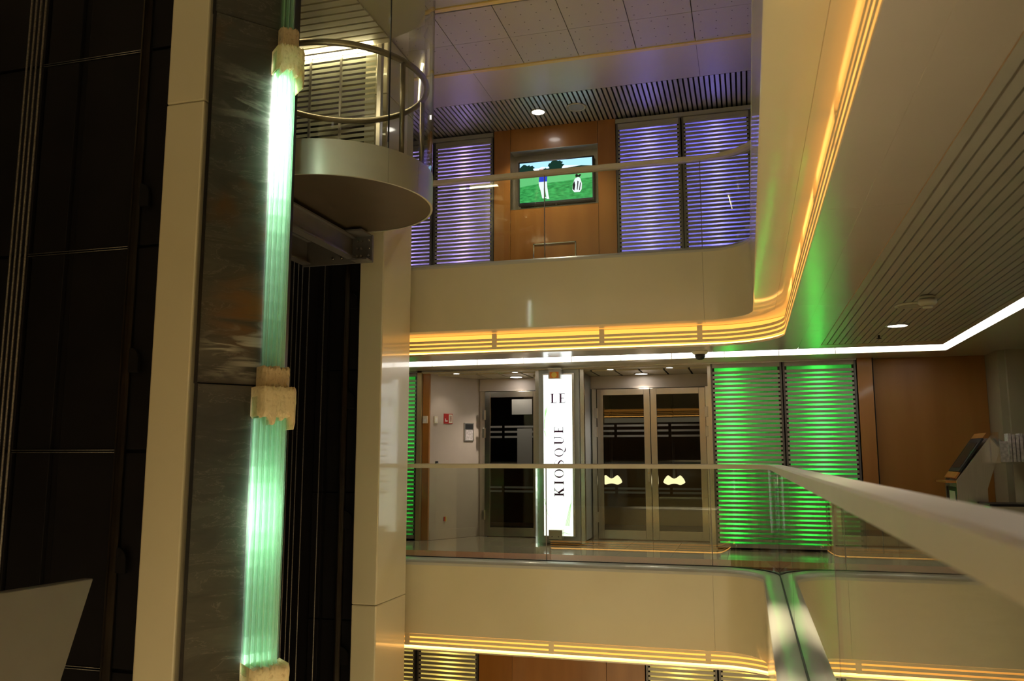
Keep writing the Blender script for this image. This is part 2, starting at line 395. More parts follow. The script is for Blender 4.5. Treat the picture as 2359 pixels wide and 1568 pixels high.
# ---- glass balustrades ---------------------------------------------------------------
def balustrade(dz, word):
    t = thing('balustrade', (-2, YG, -1.1+dz), 'frameless glass balustrade with a flat cream handrail on the %s deck edge' % word, 'balustrade', 'glass balustrades')
    gp = [(-.006, -1.105), (-.006, -.075), (.006, -.075), (.006, -1.105)]
    cuts = [far(XL, -5.1), far(-5.09, -2.152), far(-2.144, XG-RC-.052), [('f', XG-RC-.044)]+arc1(20)+[('r', YG-RC-.5)], right(YG-RC-.508, 5.9), right(5.892, 2.872), right(2.864, -.2), right(-.208, YN+RC), arc2(12), near(XG-RC, -4), near(-4.008, XL)]
    for st in cuts: sweep('glass_panel', gp, st, gl_bal, t, dz, True)
    for st in (far(-2.1525, -2.1435), right(2.8725, 2.8635), right(5.9, 5.892), [('f', XG-RC-.0525), ('f', XG-RC-.0435)]):
        sweep('glass_joint', [(-.0065, -1.10), (-.0065, -.08), (.0065, -.08), (.0065, -1.10)], st, sealm, t, dz)
    hp = [(-.060, -.110), (-.060, -.068), (-.053, -.061), (.035, -.061), (.042, -.068), (.042, -.110)]
    sweep('handrail', hp, LOOP, railm, t, dz, True)
    sweep('base_channel', [(-.012, -1.104), (-.012, -1.093), (.012, -1.093), (.012, -1.104)], LOOP, rubber, t, dz)
balustrade(0, 'middle'); balustrade(H, 'upper')

# ---- floors ---------------------------------------------------------------------------
def ring_floor(name, z0, z1, label, mats):
    t = thing(name, (2, 6, z1), label, 'floor', kind='structure')
    # far gallery: carpet strip along the sill, polished stone beyond
    sweep('carpet_strip', [(.055, z0), (.055, z1), (.62, z1), (.62, z0)], far(XL, 0.4), mats[0], t)
    n = 0
    ys = [YG+.62, 10.35, 11.02, 11.68]; xs = [XL, -5.2]+[-4.6+.62*i for i in range(9)]
    for i in range(len(ys)-1):
        for a, b in zip(xs, xs[1:]):
            box('stone_tile', a+.002, b-.002, ys[i]+.002, ys[i+1]-.002, z0, z1, mats[1], t)
    box('stone_bed', XL, .36, YG+.62, 11.9, z0, z1-.004, dark, t)
    box('gallery_floor', .362, 6, -6, 12, z0, z1-.001, mats[2], t)
    box('gallery_floor', XL, .36, -6, YN-.055, z0, z1-.001, mats[2], t)
    return t
ring_floor('floor', ZF-.06, ZF-.002, 'dark polished gallery floor with a rust carpet strip on the middle deck', (carpet, tilefl, darkfl))
tag(box('floor', XL, 6, YG+.055, 12.2, ZF+H-.06, ZF+H-.002, darkfl), 'floor of the upper deck behind the glass balustrade', 'floor', kind='structure')
tag(box('floor', XG+.055, 6, -6, YG+.05, ZF+H-.06, ZF+H-.002, darkfl), 'floor of the upper deck gallery along the long amber fascia', 'floor', kind='structure')
tag(box('floor', XL, 6, -6, 12.2, ZF-H-.1, ZF-H, palefl), 'stone floor at the bottom of the atrium', 'floor', kind='structure')

# ---- ceilings --------------------------------------------------------------------------
# atrium roof / upper deck ceiling at z = 4.57
ZU = ZC+H
t = thing('ceiling', (-1.5, 8, ZU), 'upper deck ceiling of perforated tiles, a smooth strip and metal slats', 'ceiling', kind='structure')
box('ceiling_slab', XL, 6, -6, 12.2, ZU+.09, ZU+.2, dark, t)
xs = [-5.6]+[-4.306+.653*i-.653 for i in range(12)]
ys = [4.9, 5.55, 6.2, 6.87, 7.50, 7.60, 8.27, 8.90]
for i in range(len(ys)-1):
    for a, b in zip(xs, xs[1:]):
        if abs(ys[i+1]-ys[i]) < .2: continue
        box('ceiling_tile', a+.004, b-.004, ys[i]+.003, ys[i+1]-.003, ZU, ZU+.02, tilem, t)
for y in (7.50, 8.90): box('cove_trim', -6.0, 6, y+.003, y+.062, ZU-.012, ZU+.03, yel_trim, t)
for a, b in zip([XL, -5.0, -3.0, -.385, 1.6], [-5.0, -3.0, -.385, 1.6, 6]):
    box('smooth_panel', a+.002, b-.002, 8.966, 9.80, ZU+.002, ZU+.02, soffit_up, t)
box('slat_cavity', XL, 6, 9.80, 11.0, ZU+.06, ZU+.07, dark, t)
me = None
for i in range(106):
    x = -4.75+.0625*i
    if me is None:
        o = box('ceiling_slat', -.0205, .0205, 0, 1.05, 0, .03, slatm, t, loc=(x+1.5, 9.805-8, 0)); me = o.data
    else: link('ceiling_slat', me, t, (x+1.5, 9.805-8, 0))
for i, (y0, y1) in enumerate([(-6, -3), (-3, 0), (0, 2.4), (2.4, 4.896)]):
    for a, b in zip([XL, -4.5, -1.0, 2.5], [-4.5, -1.0, 2.5, 6]): box('roof_panel', a+.003, b-.003, y0+.003, y1-.003, ZU, ZU+.02, cream_matt, t)
def lamp_fitting(name, x, y, z, r, label, group, cat='downlight', em=down_em):
    o = thing(name, (x, y, z), label, cat, group)
    lathe('ring', [(r*1.22, 0), (r*1.22, -.006), (r*1.0, -.009), (r*.98, .0)], (x, y, z), white, o)
    cyl('lens', (x, y, z-.0005), (x, y, z-.005), r*.97, em, o, 24)
    return o
for (x, y) in FILL_LAMPS:
    lamp_fitting('fill_lamp', x, y, ZU-.001, .11, 'added round fill lamp, out of view in the atrium roof', 'added atrium fill lamps', 'ceiling lamp', fill_em)

# middle deck ceiling (under the upper gallery)
t = thing('ceiling', (1.4, 5, ZC), 'middle deck ceiling of smooth soffit panels, metal slats and a lit trough', 'ceiling', kind='structure')
X0, XS1, XS2, XT0, XT1 = XG+D_BAR+.30, .575, .80, 2.04, 2.155
YS, YT0, YT1 = 9.42, 9.70, 10.20
box('ceiling_slab', XG+.06, 6, -6, 12.3, ZC+.35, ZC+.45, dark, t)
box('ceiling_slab', XL, XG+.06, YG+.06, 12.3, ZC+.35, ZC+.45, dark, t)
yj = [-6, -3.2, -.6, 1.8, 4.2, 6.9, YG-RC-.2]
sw = [(D_BAR, -2.133), (D_BAR, -2.130)]
# smooth soffit strips along the right gallery, jointed lengthwise
xa = XG+D_BAR-.003
for a, b in zip(yj, yj[1:]):
    box('soffit_panel', xa, XS1-.0015, a+.0015, b-.0015, ZC-.022, ZC, soffit, t)
    box('soffit_panel', XS1+.0015, XS2-.003, a+.0015, b-.0015, ZC-.022, ZC, soffit, t)
# corner and far side
arcp = [P(('a', math.pi/2*(1-i/16)), D_BAR) for i in range(17)]
poly = [(XG-RC, YT0)] + [(p[0], p[1]) for p in arcp] + [(xa, YG-RC-.2), (XS1-.0015, YG-RC-.2), (XS1-.0015, YT0)]
prism('soffit_panel', poly, 'z', ZC-.022, ZC, soffit, t)
box('soffit_panel', XS1+.0015, XS2-.003, YG-RC-.2, YT0, ZC-.022, ZC, soffit, t)
for a, b in zip([XL, -4.6, -2.2], [-4.6, -2.2, XG-RC]):
    box('soffit_panel', a+.0015, b-.0015, YG+D_BAR-.003, YT0, ZC-.022, ZC, soffit, t)
box('slat_end_trim', XS2-.002, XT0, YS, YT0, ZC-.022, ZC, cream, t)
box('slat_side_trim', XT0-.055, XT0, -6, YS, ZC-.022, ZC, cream, t)
box('slat_cavity', XS2, XT0-.05, -6, YS+.02, ZC+.05, ZC+.06, dark, t)
me = None
ns = 20; pit = (XT0-.06-XS2)/ns
for i in range(ns):
    x = XS2+pit*(i+.5)
    if me is None:
        o = box('ceiling_slat', -pit*.41, pit*.41, -6, YS-.005, -.018, .012, slatm, t, loc=(x-1.4, -5, 0)); me = o.data
    else: link('ceiling_slat', me, t, (x-1.4, -5, 0))
# perimeter ceiling beyond the trough
ZP = 1.195
box('perimeter_panel', XT1+.022, 6, -6, YT1+.02, ZP, ZP+.02, cream, t)
box('perimeter_panel', XL, 6, YT1+.022, YW+.05, ZP, ZP+.02, cream, t)
box('trough_back', XL, XT1+.05, YT1+.022, YT1+.03, ZP+.02, ZC+.18, white, t)
# trough walls
box('trough_top', XL, XT1+.05, YT0, YT1, ZC+.17, ZC+.18, white, t)
box('trough_side', XL, XT0, YT0-.012, YT0, ZC, ZC+.17, white, t)
box('trough_side', XT0-.012, XT0, -6, YT0, ZC, ZC+.17, white, t)
box('trough_top', XT0, XT1+.05, -6, YT0, ZC+.17, ZC+.18, white, t)
DIF_TOP = ZC+.085
def trough(label, segs, axis):
    o = thing('trough_light', (segs[0][0], segs[0][1], ZC+.02), label, 'strip light', 'white trough lights')
    for a in segs:
        box('lamp_diffuser', *a, ZP+.006, DIF_TOP, trough_em, o)
    return o
tf = trough('long white fluorescent trough light above the glass doors and green louvres', [(XL+i*1.2, XL+(i+1)*1.2-.008, YT1, YT1+.02) for i in range(8)]+[(XL+9.6, XT1, YT1, YT1+.02)], 'x')
DIF_TOP = ZC+.045
tr = trough('white fluorescent trough light running beside the slatted gallery ceiling', [(XT1, XT1+.02, YT1-(i+1)*1.2+.008, YT1-i*1.2) for i in range(13)], 'y')
for i in range(9):
    box('clip', -3.95+.62*i, -3.94+.62*i, YT1-.006, YT1-.0005, ZP-.005, ZC+.08, steel, tf)
# lower deck soffit + ceiling
t = thing('ceiling', (-2, 10, ZC-H), 'lower deck ceiling seen under the lower amber strip', 'ceiling', kind='structure')
box('ceiling_slab', XL, 6, YG+D_BAR+.30, 12.3, ZC-H+.002, ZC-H+.02, soffit, t)
box('ceiling_slab', XG+D_BAR+.30, 6, -6, YG, ZC-H+.002, ZC-H+.02, soffit, t)

# ---- far wall ---------------------------------------------------------------------------
def wall_thing(name, label): return thing(name, (0, YW, ZF), label, 'wall', kind='structure')
wf = wall_thing('wall_far', 'far wall with cherry wood cladding behind the galleries')
# backing (with the vestibule opening left free on the middle deck)
def back(x0, x1, z0, z1): box('wall_backing', x0, x1, YW+.20, YW+.25, z0, z1, dark, wf)
back(XL, 6, ZF+H, ZU+.1); back(XL, 6, ZF-H, ZC-H+.02); back(XL, -4.32, ZF, ZC); back(-.40, 6, ZF, ZC)
def wood_panel(x0, x1, z0, z1, y=YW-.02, m=wood): box('wood_panel', x0+.002, x1-.002, y, y+.05, z0, z1, m, wf, .002)
# upper deck cladding round the screen
TVX0, TVX1, TVZ0, TVZ1 = -3.045, -1.812, 3.405, 4.245
z0u, z1u = ZF+H, ZU
wood_panel(-3.285, TVX0, z0u, z1u); wood_panel(TVX1, -1.565, z0u, z1u)
wood_panel(TVX0, TVX1, TVZ1, z1u); wood_panel(TVX0, TVX1, z0u, TVZ0)
# lower deck cladding
zl0, zl1 = ZF-H, ZC-H
wood_panel(-3.47, -3.02, zl0, zl1); wood_panel(-1.80, -1.32, zl0, zl1); wood_panel(-3.02, -1.80, -2.86, zl1); wood_panel(-3.02, -1.80, zl0, -3.7)
box('wood_panel', -3.02, -1.80, YW+.14, YW+.16, -3.7, -2.86, wood_dark, wf)
# middle deck: wooden strip by the left louvre, pilaster and big door at the right
wood_panel(-4.305, -4.205, ZF, ZC, YW-.02); wood_panel(1.302, 1.475, ZF, ZC, YW-.06)
wood_panel(1.478, 2.72, ZF, ZC, YW+.06, wood_dark)
box('door_seam', 1.4785, 1.486, YW-.055, YW+.058, ZF, ZC-.022, dark, wf)
for (x0, x1, z0, z1) in [(XL, -4.32, ZP-.022, ZP-.001), (-.425, 1.30, ZP-.022, ZP-.001), (-4.32, -.425, ZP-.022, ZP-.001)]:
    box('header_trim', x0, x1, YW-.07, YW+.02, z0, z1, alu, wf)
for (x0, x1) in [(-5.4, -3.29), (-1.56, 6)]:
    box('header_trim', x0, x1, YW-.06, YW+.02, ZU-.085, ZU-.03, louvre, wf)
# side walls
wr = thing('wall_right', (2.7, 10, ZF), 'olive beige wall on the right of the gallery with a shallow projecting pier', 'wall', kind='structure')
box('wall_face', 2.72, 2.80, 10.36, YW+.3, ZF, ZC-.022, wallo, wr)
box('wall_face', 2.79, 6.0, 10.30, 10.36, ZF, ZC-.022, wallo, wr)
box('wall_face', 3.4, 3.5, -6, 10.30, ZF, ZC-.022, wallo, wr)
box('wall_face', 5.9, 6.0, -6, 12.2, ZF+H, ZU, wallo, wr)
box('wall_face', 5.9, 6.0, -6, 12.2, ZF-H, ZC-H, wallo, wr)
tag(box('wall_near', XL, 6, -6.0, -5.9, ZF, ZC, wallm), 'plain wall at the back of the near gallery', 'wall', kind='structure')
wl = thing('wall_left', (XL, 3, ZF), 'dark wall beyond the lift shafts', 'wall', kind='structure')
box('wall_face', XL-.1, XL, -6, 12.2, ZF-H, ZU, black, wl)

# ================================================================== LOUVRE LIGHT PANELS
SLAT = {}
def louvre_panel(x0, x1, z0, z1, label, em, group, dif, off=0.0):
    xc = (x0+x1)/2; w_ = x1-x0
    t = thing('louvre_panel', (xc, YW, z0), label, 'louvre panel', group)
    y0 = YW-.03
    hw = w_/2
    # frame
    for s in (-1, 1):
        a, b = sorted((s*hw, s*(hw-.022))); box('frame_post', xc+a, xc+b, y0-.012, y0+.05, z0, z1, louvre_frame, t)
    box('frame_rail', xc-hw+.022, xc+hw-.022, y0-.004, y0+.05, z1-.05, z1, louvre, t)
    box('frame_rail', xc-hw+.022, xc+hw-.022, y0-.004, y0+.05, z0, z0+.05, louvre, t)
    # slats
    pit = .0555; n = int((z1-z0-.10)/pit)
    key = round(w_, 3)
    for i in range(n):
        z = .05+pit*(i+.5)+.012
        if key not in SLAT:
            o = box('slat', -hw+.023, hw-.023, 0, .012, -.0165, .0165, louvre, t, loc=(0, y0-YW, z)); SLAT[key] = o.data
        else: link('slat', SLAT[key], t, (0, y0-YW, z))
    # black end strips that mask the ends of the light field
    for s in (-1, 1):
        a, b = sorted((s*(hw-.02), s*(hw-.045))); box('edge_strip', xc+a, xc+b, y0+.016, y0+.026, z0+.05, z1-.05, rubber, t)
    box('diffuser', xc-hw+.03, xc+hw-.03, y0+.03, y0+.034, z0+.03, z1-.03, dif, t)
    # white housing with one vertical lamp
    bm = bmesh.new(); ya, yb = y0+.035, y0+.205
    X0_, X1_ = xc-hw+.024, xc+hw-.024
    v = [bm.verts.new(p) for p in ((X0_, ya, z0+.02), (X1_, ya, z0+.02), (X1_, yb, z0+.02), (X0_, yb, z0+.02), (X0_, ya, z1-.02), (X1_, ya, z1-.02), (X1_, yb, z1-.02), (X0_, yb, z1-.02))]
    for f in ((0, 1, 2, 3), (7, 6, 5, 4), (1, 5, 6, 2), (2, 6, 7, 3), (3, 7, 4, 0)): bm.faces.new([v[i] for i in f])
    bm_obj('housing', bm, whitebox, t)
    cyl('lamp', (xc+off, y0+.115, z0+.10), (xc+off, y0+.115, z1-.10), .013, em, t, 8)
    return t
LS = 22
em_green = emit('green_tube', (.045, 1.0, .08), LS*2.5); em_blue = emit('blue_tube', (.23, .20, 1.0), LS*13)
em_violet = emit('violet_tube', (.46, .32, 1.0), LS*12); em_yellow = emit('yellow_tube', (1.0, .70, .13), LS*7)
dif_w = translucent('lamp_diffuser_white', (.92, .92, .92), .02, .06)
zg0, zg1 = ZF+.02, ZP-.02
louvre_panel(-5.06, -4.375, zg0, zg1, 'green lit louvre panel beside the gold frame and wood strip', em_green, 'green louvre panels', dif_w)
louvre_panel(-.415, .438, zg0, zg1, 'green lit louvre panel next to the glass doors', em_green, 'green louvre panels', dif_w, -.19)
louvre_panel(.452, 1.292, zg0, zg1, 'green lit louvre panel next to the wooden pilaster', em_green, 'green louvre panels', dif_w)
zb0, zb1 = ZF+H+.02, ZU-.09
louvre_panel(-5.05, -4.195, zb0, zb1, 'violet lit louvre panel partly behind the lift car', em_violet, 'blue louvre panels', dif_w)
louvre_panel(-4.175, -3.295, zb0, zb1, 'violet lit louvre panel beside the wooden wall with the television', em_violet, 'blue louvre panels', dif_w)
louvre_panel(-1.555, -.70, zb0, zb1, 'blue lit louvre panel beside the wooden wall with the television', em_blue, 'blue louvre panels', dif_w)
louvre_panel(-.682, .19, zb0, zb1, 'blue lit louvre panel behind the curved handrail corner', em_blue, 'blue louvre panels', dif_w)
louvre_panel(.205, 1.06, zb0, zb1, 'blue lit louvre panel beyond the corner of the upper balustrade', em_blue, 'blue louvre panels', dif_w)
zy0, zy1 = ZF-H+.02, ZC-H-.06
louvre_panel(-5.2, -4.345, zy0, zy1, 'yellow lit louvre panel under the deck next to the lift column', em_yellow, 'yellow louvre panels', dif_w)
louvre_panel(-4.325, -3.475, zy0, zy1, 'yellow lit louvre panel left of the lower wooden wall', em_yellow, 'yellow louvre panels', dif_w)
louvre_panel(-1.305, -.455, zy0, zy1, 'yellow lit louvre panel right of the lower wooden wall', em_yellow, 'yellow louvre panels', dif_w)
louvre_panel(-.435, .415, zy0, zy1, 'yellow lit louvre panel below the curved fascia corner', em_yellow, 'yellow louvre panels', dif_w)
tag(box('frame_post', -4.37, -4.308, YW-.07, YW+.03, ZF, ZC-.022, brass), 'gold metal post between green louvre and wood strip', 'post')

# ================================================================== TELEVISION
rec = wf
yr = YW+.16
box('recess_back', TVX0, TVX1, yr, yr+.02, TVZ0, TVZ1, alu, rec)
box('recess_lining', TVX0, TVX1, YW-.022, yr, TVZ1-.006, TVZ1, louvre, rec); box('recess_lining', TVX0, TVX1, YW-.022, yr, TVZ0, TVZ0+.006, alu, rec)
box('recess_lining', TVX0, TVX0+.006, YW-.022, yr, TVZ0, TVZ1, alu, rec); box('recess_lining', TVX1-.006, TVX1, YW-.022, yr, TVZ0, TVZ1, alu, rec)
TX0, TX1, TZ0, TZ1 = -2.955, -1.885, 3.485, 4.115
tv = thing('television', ((TX0+TX1)/2, yr-.05, TZ0), 'flat black television showing a golf lesson on a green lawn', 'television')
ty = YW+.07
box('casing', TX0, TX1, ty, ty+.06, TZ0, TZ1, rubber, tv, .004)
box('wall_mount', -2.6, -2.24, ty+.06, yr, 3.65, 3.95, blackmetal, tv)
cyl('sensor', (-2.42, ty+.01, TZ0-.012), (-2.42, ty+.05, TZ0-.012), .014, rubber, tv, 12)
ex0, ex1, ez0, ez1 = TX0+.022, TX1-.022, TZ0+.035, TZ1-.022
e_sky = emit('screen_sky', (.33, .62, .95), 1.15); e_sky2 = emit('screen_pale_sky', (.66, .85, 1.0), 1.2)
def tvgrass():
    m, nt, out = nodes_of('screen_grass')
    e = nt.nodes.new('ShaderNodeEmission'); g = nt.nodes.new('ShaderNodeNewGeometry')
    n = nt.nodes.new('ShaderNodeTexNoise'); n.inputs['Scale'].default_value = 14; n.inputs['Detail'].default_value = 5
    mp = nt.nodes.new('ShaderNodeMapping'); mp.inputs['Scale'].default_value = (1, 1, 3); nt.links.new(g.outputs['Position'], mp.inputs[0]); nt.links.new(mp.outputs[0], n.inputs['Vector'])
    r = nt.nodes.new('ShaderNodeValToRGB'); r.color_ramp.elements[0].position = .3; r.color_ramp.elements[0].color = (.02, .22, .055, 1); r.color_ramp.elements[1].position = .72; r.color_ramp.elements[1].color = (.08, .55, .16, 1)
    nt.links.new(n.outputs['Fac'], r.inputs[0]); nt.links.new(r.outputs[0], e.inputs[0]); e.inputs[1].default_value = 1.0
    nt.links.new(e.outputs[0], out.inputs[0]); return m
e_grass = tvgrass(); e_lawn = emit('screen_far_lawn', (.15, .62, .25), 1.0)
e_tree = emit('screen_tree', (.008, .03, .02), 1.0); e_wht = emit('screen_white', (.8, .85, 1.0), 1.2)
e_shirt = emit('screen_blue_shirt', (.03, .06, .75), 1.0); e_blk = emit('screen_black', (.005, .006, .01), 1.0); e_skin = emit('screen_skin', (.5, .3, .25), 1.0)
def flat(name, pts, lay, m, parent=tv):
    """pts in screen fractions (0..1, 0..1), lay = layer in front of the glass"""
    y = ty-.0006*(lay+1)
    A = [(ex0+u*(ex1-ex0), y, ez0+v*(ez1-ez0)) for u, v in pts]
    n = len(A); B = [(a[0], a[1]+.0004, a[2]) for a in A]
    fs = [list(range(n)), list(range(2*n-1, n-1, -1))]+[[i, n+i, n+(i+1) % n, (i+1) % n] for i in range(n)]
    return mesh_obj(name, A+B, fs, m, parent)
SCR = flat('screen', [(0, 0), (1, 0), (1, 1), (0, 1)], 0, e_sky)
flat('picture_pale_sky', [(0, .68), (1, .68), (1, .80), (.6, .86), (.2, .84), (0, .90)], 1, e_sky2, SCR)
flat('picture_lawn', [(0, 0), (1, 0), (1, .72), (0, .66)], 2, e_lawn, SCR)
flat('picture_grass', [(0, 0), (1, 0), (1, .50), (.55, .46), (.2, .44), (0, .40)], 3, e_grass, SCR)
def blob(cx_, cz_, rx, rz, n, amp, seed):
    rnd = random.Random(seed)
    return [(max(0, min(1, cx_+rx*math.cos(2*math.pi*i/n)*(1+amp*rnd.uniform(-1, 1)))), max(0, min(1, cz_+rz*math.sin(2*math.pi*i/n)*(1+amp*rnd.uniform(-1, 1))))) for i in range(n)]
flat('picture_hedge', [(0, .66), (.25, .70), (1, .74), (1, .79), (.85, .82), (.72, .80), (.6, .78), (.42, .82), (.3, .80), (.2, .77), (0, .75)], 4, e_tree, SCR)
flat('picture_tree', blob(.09, .84, .115, .11, 26, .22, 1), 4.3, e_tree, SCR)
flat('picture_tree', blob(.50, .88, .105, .13, 26, .2, 2), 4.3, e_tree, SCR)
flat('picture_tree', blob(.33, .80, .05, .05, 16, .2, 3), 4.6, e_tree, SCR)
# golfer: legs with feet together, shirt, cap
flat('picture_golfer', [(.265, .50), (.38, .50), (.385, .34), (.40, .16), (.412, .05), (.375, .05), (.352, .30), (.335, .32), (.345, .12), (.372, .09), (.37, .075), (.315, .075), (.29, .28), (.268, .40)], 6, e_wht, SCR)
flat('picture_shirt', [(.268, .49), (.382, .49), (.388, .72), (.34, .76), (.28, .74)], 7, e_shirt, SCR)
flat('picture_head', blob(.31, .80, .025, .035, 12, .05, 5), 8, e_skin, SCR)
flat('picture_cap', [(.275, .81), (.36, .82), (.35, .855), (.31, .865), (.285, .845)], 9, e_wht, SCR)
# golf bag
flat('picture_bag', [(.755, .16), (.83, .155), (.855, .22), (.86, .36), (.838, .50), (.81, .53), (.765, .50), (.735, .36), (.73, .22)], 6, e_wht, SCR)
flat('picture_bag_pocket', [(.735, .24), (.757, .20), (.768, .34), (.758, .44), (.735, .36)], 7, e_blk, SCR)
flat('picture_bag_stripe', [(.79, .22), (.80, .21), (.815, .42), (.80, .44)], 7, e_blk, SCR)
flat('picture_bag_stripe', [(.82, .2), (.832, .2), (.845, .38), (.835, .40)], 7, e_blk, SCR)
flat('picture_clubs', [(.775, .53), (.83, .53), (.855, .585), (.83, .60), (.81, .57), (.795, .62), (.77, .59)], 7, e_blk, SCR)
# access flap in the wood under the screen
fl = thing('access_flap', (-2.41, YW-.02, ZF+H), 'small wooden access flap with a thin steel frame under the television', 'flap')
yf = YW-.028
for (a, b, c, d) in [(-2.72, -2.705, 2.26, 2.90), (-2.14, -2.125, 2.26, 2.90), (-2.72, -2.125, 2.885, 2.90)]:
    box('frame_strip', a, b, yf, yf+.009, c, d, alu, fl)
cyl('lock', (-2.19, yf-.004, 2.69), (-2.19, yf+.008, 2.69), .016, rubber, fl, 12)

# ================================================================== VESTIBULE
YB = 11.65; ZV = 1.06
v = thing('wall_vestibule', (-2.3, YB, ZF), 'pinkish beige walls of the vestibule behind the glass doors', 'wall', kind='structure')
prism('side_wall', [(-4.205, YW+.02), (-3.74, YB), (-3.74, YB+.1), (-4.35, YB+.1), (-4.35, YW+.02)], 'z', ZF, ZC-.03, wallm, v)
prism('baseboard', [(-4.195, YW+.03), (-3.735, YB-.01), (-3.735, YB), (-4.205, YW+.04)], 'z', ZF, ZF+.13, wallm, v)
box('wall_strip', -3.74, -3.665, YB-.03, YB+.1, ZF, ZV, wallm, v)
box('transom', -3.74, -.42, YB-.06, YB+.1, .965, 1.142, wallm, v)
box('side_wall', -.46, -.40, YW+.02, YB+.1, ZF, ZC-.03, alu, v)
box('wall_strip', -2.84, -2.02, YB-.02, YB+.1, ZF, ZV, pier, v)
c = thing('ceiling', (-2.3, 11.2, ZV), 'vestibule ceiling of beige planks with dark joints', 'ceiling', kind='structure')
box('ceiling_header', -4.30, -.42, YW-.07, YW+.13, ZC-.06, ZC-.045, cream, c)
box('ceiling_back', -4.3, -.42, YW+.1, YB+.1, ZC-.02, ZC-.01, dark, c)
me = None
for i in range(12):
    x = -4.2+.32*i
    if me is None: o = box('ceiling_plank', 0, .295, 0, YB-YW-.15, 0, .02, cream, c, loc=(x+2.3, YW+.135-11.2, .085)); me = o.data
    else: link('ceiling_plank', me, c, (x+2.3, YW+.135-11.2, .085))
# pier with the light box sign
pr = thing('sign_pier', (-2.35, YW, ZF), 'blue grey metal pier carrying the lit vertical sign', 'pier')
box('body', -2.645, -2.10, YW-.06, YB-.02, ZF+.02, ZC-.062, pier, pr, .006)
box('side_profile', -2.095, -2.045, YW-.02, YW+.06, ZF+.01, ZC-.062, alu, pr); box('side_profile', -2.70, -2.65, YW-.02, YW+.02, ZF+.01, ZC-.062, alu, pr)
SX0, SX1, SZ0, SZ1 = -2.565, -2.185, -.985, 1.085
sg = thing('light_box_sign', (-2.375, YW-.1, SZ0), 'tall glowing white sign reading LE KIOSQUE in purple serif letters', 'sign')
ys_ = YW-.115
box('frame', SX0-.012, SX1+.03, ys_+.006, YW-.06, SZ0-.012, SZ1+.02, alu, sg)
FACE = box('light_face', SX0, SX1, ys_, ys_+.006, SZ0, SZ1, sign_em, sg)
# letters (didone shapes, units of cap height)
def ell(cx_, cy_, rx, ry, n=28): return [(cx_+rx*math.cos(2*math.pi*i/n), cy_+ry*math.sin(2*math.pi*i/n)) for i in range(n)]
def rect(a, b, c, d): return [[(a, b), (c, b), (c, d), (a, d)]]
def ringp(o, i):
    n = len(o); return [[o[k], o[(k+1) % n], i[(k+1) % n], i[k]] for k in range(n)]
def stroke(pts, ws):
    out = []
    L_, R_ = [], []
    for k, (x, y) in enumerate(pts):
        a = pts[max(0, k-1)]; b = pts[min(len(pts)-1, k+1)]; dx, dy = b[0]-a[0], b[1]-a[1]; l = math.hypot(dx, dy) or 1
        nx, ny = -dy/l, dx/l; L_.append((x+nx*ws[k]/2, y+ny*ws[k]/2)); R_.append((x-nx*ws[k]/2, y-ny*ws[k]/2))
    for k in range(len(pts)-1): out.append([R_[k], R_[k+1], L_[k+1], L_[k]])
    return out
TH, TN = .20, .07
def serif(x0, x1, y): return rect(x0, y, x1, y+TN)
GL = {
 'L': (rect(.12, 0, .12+TH, 1)+serif(.02, .37, .965)+serif(.02, .68, 0)+rect(.645, 0, .68, .25), .74),
 'E': (rect(.12, 0, .12+TH, 1)+serif(.02, .70, .965)+serif(.02, .72, 0)+rect(.27, .49, .55, .49+TN)+rect(.52, .40, .55, .62)+rect(.665, .76, .70, 1)+rect(.685, 0, .72, .25), .80),
 'K': (rect(.12, 0, .12+TH, 1)+serif(.02, .37, .965)+serif(.02, .37, 0)+stroke([(.27, .42), (.74, .98)], [TN, TN])+stroke([(.40, .58), (.78, .02)], [TH, TH])+serif(.58, .92, .965)+serif(.60, .95, 0), .98),
 'I': (rect(.12, 0, .12+TH, 1)+serif(.02, .37, .965)+serif(.02, .37, 0), .42),
 'O': (ringp(ell(.48, .5, .46, .52), ell(.48, .5, .31, .485)), .98),
 'Q': (ringp(ell(.48, .5, .46, .52), ell(.48, .5, .31, .485))+stroke([(.45, .02), (.62, -.16), (.85, -.24), (1.05, -.16)], [.03, .13, .12, .03]), 1.02),
 'U': (rect(.12, .25, .12+TH, 1)+serif(.02, .37, .965)+rect(.74, .25, .74+TN, 1)+serif(.62, .90, .965)+stroke([(.195, .27), (.24, .10), (.38, .0), (.55, .0), (.70, .10), (.757, .27)], [TH, .13, .08, .05, .04, TN]), .94),
 'S': (stroke([(.60, .78), (.55, .92), (.40, 1.0), (.22, .96), (.12, .82), (.16, .66), (.34, .54), (.52, .42), (.60, .26), (.52, .08), (.34, 0), (.16, .06), (.08, .24)], [TN, .035, .04, .08, .12, .14, .16, .16, .14, .10, .05, .035, TN]), .70),
}
def letter(ch, ox, oz, h, rot, i):
    polys, adv = GL[ch]; vs, fs = [], []
    for pl in polys:
        b = len(vs)
        for (u, vv) in pl:
            if rot: x, z = ox-vv*h, oz+u*h
            else: x, z = ox+u*h, oz+vv*h
            vs.append((x, ys_-.002, z))
        n = len(pl); fs.append(list(range(b, b+n)))
    fr = len(vs); allv = vs+[(x, y+.0015, z) for x, y, z in vs]
    k = 0; F = []
    for f in fs:
        F.append(f); n = len(f)
        F += [[f[j], fr+f[j], fr+f[(j+1) % n], f[(j+1) % n]] for j in range(n)]
    mesh_obj('letter_%s' % ch.lower(), allv, F, purple, FACE)
    return adv*h
x = -2.472
for ch in 'LE': x += letter(ch, x, .715, .12, False, 0)+.022
z = -.49
for ch in 'KIOSQUE': z += letter(ch, -2.302, z, .120, True, 0)+.034
